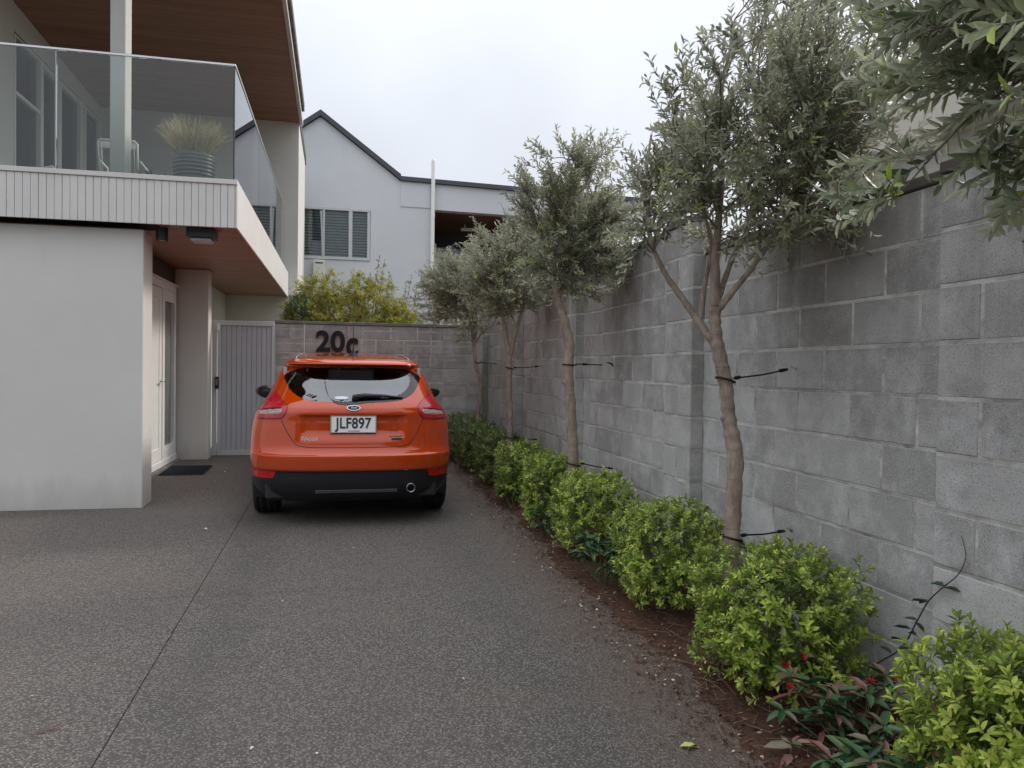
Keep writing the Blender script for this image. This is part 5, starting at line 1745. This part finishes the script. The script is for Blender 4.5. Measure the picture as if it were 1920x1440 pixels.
def corner_cut(pts, r=0.25):
    out = []; n = len(pts)
    for i in range(n):
        a, b, c = (np.array(pts[j % n], float) for j in (i - 1, i, i + 1))
        out += [b + (a - b) * r, b + (a - b) * r * .35 + (c - b) * r * .35 * .3, b + (c - b) * r]
    return np.array(out)


def build_car():
    CX, CY = 0.115, 6.40
    car = thing('parked_car', 'orange five-door hatchback parked nose-in towards the end wall', 'car', (CX, CY, gz(CY)))
    car.rotation_euler = (SLOPE, 0, 0)

    TS = 0.95        # metres per unit of t on the rear, for distances
    nv_sub = 7
    # one grid of levels x ring positions, the right half; mirrored afterwards
    vs = []
    for i in range(len(_k) - 1):
        dz = _k[i + 1, 0] - _k[i, 0]
        n = max(3, int(math.ceil(max(dz, abs(_k[i + 1, 2] - _k[i, 2]) * .6) / 0.0085)))
        vs += list(i + np.arange(n) / n)
    vs.append(len(_k) - 1.0)
    vs = np.array(vs)
    ts = np.concatenate([np.linspace(0, 1, 92)[:-1], np.linspace(1, 2, 150)[:-1], np.linspace(2, 3, 40)])
    T, V = np.meshgrid(ts, vs)
    T = T.copy(); V = V.copy()
    nV, nT = T.shape

    def tz(pts):
        """rear-view (x, z) -> (t, z); ('t', value, z) gives t directly"""
        out = []
        for p in pts:
            if p[0] == 't': out.append((p[1], p[2]))
            else: out.append((float(x_to_t(p[0], p[1])), p[1]))
        return np.array(out)

    win_xz = [(-0.2, 1.303), (0.2, 1.3025), (.40, 1.294), (.50, 1.273), (.572, 1.228), (.552, 1.17), (.505, 1.105), (.43, 1.057), (.33, 1.032), (.16, 1.0225), (-0.16, 1.0225)]
    win = round_poly([(p[0], p[1]) for p in win_xz], 6)
    inn_xz = [(-.2, 1.291), (.2, 1.2905), (.36, 1.283), (.452, 1.255), (.482, 1.212), (.462, 1.15), (.41, 1.10), (.32, 1.064), (.18, 1.045), (-.18, 1.045)]
    inn = round_poly(inn_xz, 6)
    sgn = lambda P: np.array([(math.copysign(float(x_to_t(p[0], p[1])), p[0]), p[1]) for p in P])
    P_win, P_inn = sgn(win), sgn(inn)
    P_lamp = tz([(.640, 1.098), (.585, 1.045), (.525, .985), (.538, .93), (.565, .896), (.60, .886), ('t', .90, .876), ('t', 1.045, .884), ('t', 1.03, .955), ('t', .95, .985), (.722, 1.012), (.675, 1.07)])
    P_clear = tz([(.575, .968), (.565, .945), (.592, .924), (.69, .914), (.760, .915), (.763, .938), (.69, .955)])
    P_black = np.array([(-1, .468), (.80, .468), (.93, .455), (1.03, .40), (1.06, .30), (1.08, .285), (1.95, .285), (2.05, .42), (4, .42), (4, 0), (-1, 0)])
    P_refl = tz([(.610, .466), (.632, .412), (.665, .402), ('t', .93, .404), ('t', .96, .46), ('t', .92, .466)])
    regions = [('clear', P_clear), ('lamp', P_lamp), ('refl', P_refl), ('inner', P_inn), ('win', P_win), ('black', P_black)]
    # side windows and wheel arches in (y, z) on the flank
    P_side = np.array([(.80, 1.075), (1.02, 1.015), (2.6, .985), (3.05, 1.0), (2.78, 1.13), (2.52, 1.24), (2.2, 1.292), (1.2, 1.288), (.92, 1.24), (.80, 1.14)])
    P_wind = np.array([(2.06, 1.05), (4, 1.05), (4, 1.285), (2.06, 1.285)])
    arches = [(.83, .315, .365), (3.48, .315, .365)]

    Z0 = fz(V)
    flat = np.stack([T.ravel() * TS, Z0.ravel()], 1)
    snapped = np.zeros(T.size, bool)
    band = (V.ravel() < 21.05)
    for nm, P in regions:
        Q = P.copy(); Q[:, 0] *= TS
        ins, dist, near = poly_sd(Q, flat)
        lim = 0.0062
        m = (dist < lim) & ~snapped & band & (T.ravel() < 1.1) & (near[:, 0] >= 0)
        if nm == 'black':
            m &= np.abs(flat[:, 1] - .468) < .1
        keep0 = (T.ravel() == 0) & m                   # stay on the centre line
        newT = near[:, 0] / TS; newT[keep0] = 0
        T.ravel()[m] = newT[m]
        V.ravel()[m] = z_to_v(near[m, 1])
        snapped |= m
    X, Y, Z = car_surf(T, V)
    # snap flank vertices to the arch circles
    for cy, cz, r in arches:
        dy, dz = Y - cy, Z - cz
        rr = np.hypot(dy, dz)
        m = (np.abs(rr - r) < 0.011) & (T > .55) & (T < 2.45) & (Z < .8)
        s = r / np.maximum(rr, 1e-6)
        Y[m] = (cy + dy * s)[m]; Z[m] = (cz + dz * s)[m]
    # faces and their regions
    q = lambda A: (A[:-1, :-1] + A[1:, :-1] + A[:-1, 1:] + A[1:, 1:]) / 4
    Tc, Vc = q(T), q(V)
    Zc0 = fz(Vc)
    Yc, Zc = q(Y), q(Z)
    reg = np.full(Tc.shape, 'paint', dtype=object)
    C = np.stack([Tc.ravel() * TS, Zc0.ravel()], 1)
    low = (Vc.ravel() < 21.02)
    done = np.zeros(Tc.size, bool)
    for nm, P in regions:
        Q = P.copy(); Q[:, 0] *= TS
        ins, _, _ = poly_sd(Q, C)
        m = ins & ~done & low
        reg.ravel()[m] = nm; done |= m
    fl = (Tc.ravel() > 0.97) & (Tc.ravel() < 2.0)
    ins, _, _ = poly_sd(P_side, np.stack([Yc.ravel(), Zc.ravel()], 1))
    m = ins & fl & ~done & (Vc.ravel() < 21.3)
    pil = (np.abs(Yc.ravel() - 1.95) < .045)
    reg.ravel()[m] = 'side'; reg.ravel()[m & pil] = 'frit'; done |= m
    ins, _, _ = poly_sd(P_wind, np.stack([Tc.ravel(), Zc.ravel()], 1))
    m = ins & ~done & (Vc.ravel() < 21.3)
    reg.ravel()[m] = 'side'
    for cy, cz, r in arches:
        m = (np.hypot(Yc - cy, Zc - cz) < r - .002) & (Tc > .55) & (Tc < 2.45)
        reg[m] = 'hole'

    def part(name, wanted, mat, side=0, off=0.0, smooth=True, both=True):
        idx = -np.ones(nV * nT, int); vv, ff = [], []
        def vid(i, j):
            k = i * nT + j
            if idx[k] < 0:
                idx[k] = len(vv); vv.append((X[i, j], Y[i, j], Z[i, j]))
            return idx[k]
        for i, j in zip(*np.where(np.isin(reg, wanted))):
            ff.append((vid(i, j), vid(i, j + 1), vid(i + 1, j + 1), vid(i + 1, j)))
        if not ff: return None
        vv = np.array(vv)
        me = bpy.data.meshes.new(name)
        if both:
            n = len(vv)
            mv = vv * np.array([-1, 1, 1])
            allv = np.vstack([vv, mv]); allf = ff + [tuple(k + n for k in f)[::-1] for f in ff]
        else:
            allv = vv * np.array([side, 1, 1]); allf = ff if side > 0 else [f[::-1] for f in ff]
        me.from_pydata(allv.tolist(), [], allf)
        bm = bmesh.new(); bm.from_mesh(me)
        bmesh.ops.remove_doubles(bm, verts=bm.verts, dist=0.0004)
        if off:
            bm.normal_update()
            for v in bm.verts: v.co += v.normal * off
        bm.to_mesh(me); bm.free()
        me.materials.append(mat)
        me.polygons.foreach_set('use_smooth', [smooth] * len(me.polygons)); me.update()
        return link(name, me, car)

    body = part('body', ['paint'], M['paint'])
    part('lower_bumper', ['black'], M['car_black'])
    for s in (1, -1):
        tl = part('tail_light', ['lamp'], M['red_lens'], s, 0.005, both=False)
        cl = part('clear_lens', ['clear'], M['clear_lens'], s, 0.003, both=False)
        cl.parent = tl
        part('rear_reflector', ['refl'], M['reflector'], s, 0.002, both=False)
        part('side_window', ['side'], M['car_glass'], s, both=False)
    part('window_pillar', ['frit'], M['frit'])
    rw = part('rear_window', ['inner', 'win'], M['car_glass'])

    # ---- helpers that place things on the rear surface
    def on(x, z, out=0.0):
        t = float(x_to_t(x, z)); v = float(z_to_v(z))
        a = np.array([float(k) for k in car_surf(t, v)]); a[0] = math.copysign(a[0], x)
        b = np.array([float(k) for k in car_surf(t, v + .05)]); c = np.array([float(k) for k in car_surf(min(t + .01, 1), v)])
        n = np.cross(c - np.array([abs(a[0]), a[1], a[2]]), b - np.array([abs(a[0]), a[1], a[2]])); n = n / (np.linalg.norm(n) + 1e-9)
        if n[1] > 0: n = -n
        n[0] = math.copysign(n[0], x) if abs(n[0]) > 1e-6 else 0
        return a + n * out, n

    def strip(name, pts, wid, mat, out=0.0012, parent=car, k=10):
        """thin ribbon lying on the body along rear-view points"""
        P = [np.array(p, float) for p in pts]; path = []
        for a, b in zip(P[:-1], P[1:]):
            n = max(2, int(np.linalg.norm(b - a) / 0.02))
            path += [a + (b - a) * s / n for s in range(n)]
        path.append(P[-1])
        mb = MB()
        pp = [on(p[0], p[1], out)[0] for p in path]
        mb.tube(pp, wid, 6)
        return link(name, mb.mesh(name, mat, True), parent)

    def loop(P, n, grow=0.0):
        # resample a closed rear-view outline evenly in angle about the window centre
        c = np.array([0.0, 1.165]); P = np.array(P)
        out = []
        A = np.vstack([P, P[:1]])
        dense = np.vstack([A[i] + (A[i + 1] - A[i]) * np.linspace(0, 1, 12)[:-1, None] for i in range(len(A) - 1)])
        ang = np.arctan2((dense[:, 1] - c[1]) * 3.2, dense[:, 0] - c[0])
        o = np.argsort(ang); ang, dense = ang[o], dense[o]
        th = np.linspace(-math.pi, math.pi, n, endpoint=False)
        x = np.interp(th, ang, dense[:, 0], period=2 * math.pi); z = np.interp(th, ang, dense[:, 1], period=2 * math.pi)
        q = np.stack([x, z], 1); d = q - c
        return q + d / np.linalg.norm(d, axis=1, keepdims=True) * grow

    nl = 180
    Lo, Li = loop(win, nl, 0.0045), loop(inn, nl)
    mb = MB(); rows = 7
    for r in range(rows):
        u = r / (rows - 1)
        for a, b in zip(Lo, Li):
            p = a + (b - a) * u
            mb.v.append(tuple(on(p[0] if abs(p[0]) > 1e-4 else 1e-4, p[1], 0.0016 if r else 0.0006)[0]))
    for r in range(rows - 1):
        for k in range(nl):
            k2 = (k + 1) % nl
            mb.f.append((r * nl + k, r * nl + k2, (r + 1) * nl + k2, (r + 1) * nl + k))
    link('rear_window_border', mb.mesh('rear_window_border', M['frit'], True, fix=True), car)

    seam = [(.578, .884), (.565, .855), (.530, .785), (.478, .705), (.452, .682), (.42, .668), (.37, .660), (.2, .657), (0, .656)]
    full = seam[:-1] + [(0.0, .656)] + [(-x, z) for x, z in seam[:-1]][::-1]
    strip('tailgate_seam', full, 0.0028, M['black'], 0.0)
    for s in (1, -1):
        strip('tailgate_seam', [(s * .640, 1.100), (s * .622, 1.15), (s * .600, 1.215), (s * .575, 1.265), (s * .55, 1.298)], 0.0022, M['black'], 0.0)
        strip('bumper_seam', [(s * .60, .884), (s * .66, .80), (s * .70, .70), (s * .70, .64)][:1] + [(s * .74, .878)], 0.0015, M['black'], 0.0)

    # dark gasket round each lamp
    lam = [(.640, 1.098), (.585, 1.045), (.525, .985), (.538, .93), (.565, .896), (.60, .884), (.70, .878), (.775, .878)]
    for s in (1, -1):
        strip('lamp_gasket', [(s * x, z) for x, z in lam], 0.0026, M['black'], 0.003)
        strip('lamp_divider', [(s * x, z) for x, z in ((.575, .972), (.69, .960), (.765, .942))], 0.0022, M['frit'], 0.0075)
    # ---- number plate
    pc, n = on(0.0, .845, 0.0)
    tilt = math.atan2(float(car_surf(0, z_to_v(.88))[1] - car_surf(0, z_to_v(.81))[1]), .07)
    pl = link('number_plate', MB().cbox((-.18, -.004, -.0665), (.18, .004, .0665), 0.003).mesh('number_plate', M['plate'], fix=True), car, (0.0, pc[1] - .020, .845))
    pl.rotation_euler = (-tilt, 0, 0)
    fm = MB()
    fm.cbox((-.186, -.007, -.0725), (.186, .002, -.0640), 0.002).cbox((-.186, -.007, .0640), (.186, .002, .0725), 0.002)
    fm.cbox((-.186, -.007, -.0638), (-.1765, .002, .0638), 0.002).cbox((.1765, -.007, -.0638), (.186, .002, .0638), 0.002)
    link('plate_frame', fm.mesh('plate_frame', plain('plate_surround', (0.34, 0.32, 0.31), 0.4), fix=True), pl)
    tm = text_mesh('registration', 'JLF897', 0.122, 0.0008, M['ink'], bold=0.0026, space=1.03, sx=0.83)
    link('registration', tm, pl, (0, -.0055, .004))
    link('maker_strip', MB().box((-.045, -.0050, -.060), (.05, -.0045, -.052)).mesh('maker_strip', plain('strip_ink', (.25, .26, .32), .4)), pl)

    # ---- emblem: blue oval in a bright ring with light script
    ec, n = on(0.0, .975, 0.006)
    em = link('emblem', None, car, tuple(ec)); em.rotation_euler = (math.atan2(n[2], -n[1]) * -1, 0, 0)
    def oval(a, b, y0, y1, nn=40):
        mb = MB()
        mb.v = [(a * math.cos(2 * math.pi * k / nn), y0, b * math.sin(2 * math.pi * k / nn)) for k in range(nn)] + [(a * .97 * math.cos(2 * math.pi * k / nn), y1, b * .95 * math.sin(2 * math.pi * k / nn)) for k in range(nn)]
        mb.f = [tuple(range(nn, 2 * nn))] + [(k, (k + 1) % nn, nn + (k + 1) % nn, nn + k) for k in range(nn)]
        return mb
    link('emblem_ring', oval(.0555, .0255, .004, -.004).mesh('emblem_ring', M['chrome'], fix=True), em)
    link('emblem_field', oval(.0500, .0212, -.0041, -.0055).mesh('emblem_field', M['blue'], fix=True), em)
    link('emblem_script', text_mesh('emblem_script', 'Ford', .030, .0005, M['badge'], bold=0.0, shear=.35, space=.85), em, (0, -.0063, .001))

    # ---- badges
    bc, n = on(-.352, .728, 0.003)
    o = link('badge', text_mesh('badge', 'focus', .050, .002, M['badge'], bold=.0006, shear=.28, space=1.12, sx=1.12), car, tuple(bc)); o.rotation_euler = (-.12, 0, -.09)
    bc, n = on(.345, .742, 0.003)
    o = link('badge', MB().box((-.055, -.0015, -.002), (.052, .0015, .003)).mesh('badge', M['chrome']), car, tuple(bc)); o.rotation_euler = (0, 0, .09)
    bc, n = on(.352, .720, 0.003)
    o = link('badge', MB().cbox((-.045, -.0015, -.011), (.045, .0015, .012), .003).mesh('badge', plain('dark_badge', (.10, .13, .13), .2, metal=.6), fix=True), car, tuple(bc)); o.rotation_euler = (0, 0, .09)

    # ---- wiper and sticker on the glass
    wm = MB()
    pts = [on(x, z, d)[0] for x, z, d in ((.005, 1.052, .018), (.10, 1.060, .024), (.24, 1.060, .022), (.405, 1.052, .012))]
    wm.tube(pts, [.022, .019, .013, .006], 8)
    wm.lathe([(0, -.02), (.026, -.02), (.028, .01), (0, .012)], 20, tuple(on(.012, 1.05, .012)[0]), 'Y')
    link('rear_wiper', wm.mesh('rear_wiper', M['car_black'], True), car)
    sc, n = on(-.098, 1.056, 0.0025)
    o = link('window_sticker', oval(.058, .0175, 0, -.0008).mesh('window_sticker', plain('sticker_white', (.66, .70, .74), .4), fix=True), car, tuple(sc))
    o.rotation_euler = (-math.atan2(float(car_surf(0, z_to_v(1.08))[1] - car_surf(0, z_to_v(1.03))[1]), .05), 0, 0)

    # ---- high brake lamp under the spoiler edge
    # ---- exhaust, rear valance trim, tow-eye
    ex = MB().lathe([(.029, .16), (.029, .02), (.036, .012), (.039, .018), (.039, .18)], 32, (.468, -.015, .325), 'Y')
    link('exhaust', ex.mesh('exhaust', plain('sooty_chrome', (.40, .40, .41), .22, metal=1.0), True), car)
    link('exhaust_bore', MB().lathe([(0, .10), (.030, .10), (.030, .03)], 24, (.468, -.015, .325), 'Y').mesh('exhaust_bore', M['black_matt'], True), car)
    link('valance_trim', MB().cbox((-.30, .035, .285), (.36, .060, .312), .004).mesh('valance_trim', plain('valance_grey', (.036, .036, .038), .6), fix=True), car)

    # ---- underbody and dark liners
    ub = MB().cbox((-.70, .16, .22), (.70, .40, .55), .02).cbox((-.55, .41, .20), (.55, 1.26, .54), .02).cbox((-.76, 1.27, .20), (.76, 3.04, .55), .03).cbox((-.55, 3.05, .2), (.55, 4.1, .7), .03)
    link('underbody', ub.mesh('underbody', M['black_matt'], fix=True), car)
    for cy in (.83, 3.48):
        for s in (1, -1):
            lin = MB()
            nn = 24
            for k in range(nn + 1):
                a = -0.35 + (math.pi + 0.7) * k / nn
                lin.v += [(s * .58, cy + .37 * math.cos(a), .315 + .37 * math.sin(a)), (s * .815, cy + .37 * math.cos(a), .315 + .37 * math.sin(a))]
            for k in range(nn):
                lin.f.append((2 * k, 2 * k + 1, 2 * k + 3, 2 * k + 2))
            link('arch_liner', lin.mesh('arch_liner', M['black_matt'], True), car)

    # ---- wheels
    def wheel(x, y, s):
        W = link('wheel', None, car, (x, y, .318))
        prof = [(.205, -.095), (.235, -.105), (.285, -.108), (.308, -.098), (.3165, -.080), (.3175, -.062), (.311, -.060), (.311, -.052), (.318, -.050), (.318, -.012), (.311, -.010), (.311, .010), (.318, .012), (.318, .050), (.311, .052), (.311, .060), (.3175, .062), (.3165, .080), (.308, .098), (.285, .108), (.235, .105), (.205, .095)]
        link('tyre', MB().lathe(prof, 64, (0, 0, 0), 'X').mesh('tyre', M['tyre'], True), W)
        rim = MB().lathe([(.205, -.095), (.195, -.05), (.19, .0), (.195, .05), (.208, .098)], 48, (0, 0, 0), 'X')
        rim.lathe([(0, s * .075), (.045, s * .072), (.05, s * .05), (0.05, 0)], 24, (0, 0, 0), 'X')
        for k in range(5):
            for dk in (-.16, .16):
                a = 2 * math.pi * k / 5 + dk
                rim.tube([(s * .06, .04 * math.cos(a), .04 * math.sin(a)), (s * .075, .12 * math.cos(a + dk * .1), .12 * math.sin(a + dk * .1)), (s * .08, .197 * math.cos(a), .197 * math.sin(a))], [.018, .013, .014], 6)
        link('rim', rim.mesh('rim', plain('alloy', (.45, .46, .47), .3, metal=.9), True), W)
        link('brake_disc', MB().lathe([(0, 0), (.14, 0), (.14, s * .012), (0, s * .012)], 32, (0, 0, 0), 'X').mesh('brake_disc', M['steel']), W)
    for s in (1, -1):
        wheel(s * .730, .83, s); wheel(s * .730, 3.48, s)

    # ---- door mirrors
    for s in (1, -1):
        mr = MB()
        P = []
        for k in range(9):
            u = k / 8
            P.append((u, math.sin(math.pi * min(1, .12 + u * .88)) ** .5))
        prof = []
        pts = [(s * (.80 + .205 * u), 2.46 - .03 * math.sin(u * 3.1), .985 + .02 * u) for u, r in P]
        mr.tube(pts, [max(.012, .078 * r * (1 - .18 * u)) for u, r in P], 16)
        me = mr.mesh('door_mirror', M['car_black'], True)
        o = link('door_mirror', me, car)
        gl = MB()
        gl.v = [(s * (.905 + .072 * math.cos(2 * math.pi * k / 24)), 2.368, .995 + .050 * math.sin(2 * math.pi * k / 24)) for k in range(24)]
        gl.f = [tuple(range(24))]
        link('mirror_glass', gl.mesh('mirror_glass', M['frit']), o)

    # ---- roof rails and antenna
    def roof_pt(x, y):
        best = None
        k = np.argmin((X - abs(x)) ** 2 + (Y - y) ** 2 + np.where((V > 23.8), 0, 9))
        return Z.ravel()[k]
    for s in (1, -1):
        P = [(s * .49, y, roof_pt(.49, y) + dz) for y, dz in ((.62, -.006), (.67, .000), (.75, .005), (1.2, .007), (1.8, .005), (1.95, .001), (2.0, -.008))]
        Pp, R = smooth_path(P, [.004, .006, .007, .007, .007, .006, .004], 4)
        link('roof_rail', MB().tube(Pp, R, 8).mesh('roof_rail', plain('satin_alloy', (.55, .54, .53), .3, metal=.85), True), car)
    az = roof_pt(0.02, .86)
    an = MB().lathe([(0, .045), (.014, .042), (.022, .020), (.045, .004), (.050, -.01)], 20, (0.005, .86, az))
    an.tube([(0.005, .86, az + .02), (0.005, .84, az + .08)], [.007, .006], 8)
    an.tube([(0.005, .84, az + .08), (0.005, .78, az + .33)], [.0035, .0018], 6)
    link('antenna', an.mesh('antenna', M['black'], True), car)

    # ---- interior seen through the glass
    it = MB()
    it.cbox((-.60, .42, .56), (.60, 1.00, .86), .02)                      # parcel shelf and boot
    it.cbox((-.60, .98, .55), (.60, 1.16, 1.00), .05)
    it.cbox((-.66, 2.75, .55), (.66, 3.25, 1.00), .05)                    # dashboard
    link('cabin_trim', it.mesh('cabin_trim', M['trim'], fix=True), car)
    for sx in (-.36, .36):
        st = MB()
        st.cbox((sx - .24, 1.72, .45), (sx + .24, 2.25, .60), .05)
        st.prism([(1.70, .55), (1.84, .56), (1.78, 1.10), (1.68, 1.10)], 'X', sx - .215, sx + .215)
        st.tube([(sx - .06, 1.71, 1.08), (sx - .06, 1.70, 1.16)], .008, 6).tube([(sx + .06, 1.71, 1.08), (sx + .06, 1.70, 1.16)], .008, 6)
        st.cbox((sx - .135, 1.65, 1.125), (sx + .135, 1.745, 1.315), .035)
        link('front_seat', st.mesh('front_seat', M['trim'], fix=True), car)
    for sx in (-.40, 0.0, .40):
        hr = MB().cbox((sx - .125, 1.02, 1.01), (sx + .125, 1.11, 1.10), .03)
        link('headrest', hr.mesh('headrest', M['trim'], fix=True), car)
    hl = MB().cbox((-.50, .52, 1.325), (.50, 2.30, 1.345), .008)
    for sx in (-1, 1):
        hl.prism([(.48, 1.03), (1.02, 1.03), (.98, 1.30), (.52, 1.30)], 'X', sx * .555, sx * .585)
    link('headlining', hl.mesh('headlining', M['pale_trim'], fix=True), car)
    link('interior_mirror', MB().cbox((-.115, 2.50, 1.245), (.115, 2.53, 1.305), .012).mesh('interior_mirror', M['trim'], fix=True), car)
    sw = []
    for k in range(25):
        a = 2 * math.pi * k / 24
        sw.append((.36 + .18 * math.cos(a), 2.62 + .05 * math.sin(a), .95 + .17 * math.sin(a)))
    link('steering_wheel', MB().tube(sw, .014, 6, cap=False).mesh('steering_wheel', M['trim'], True), car)


build_car()
bpy.context.view_layer.update()
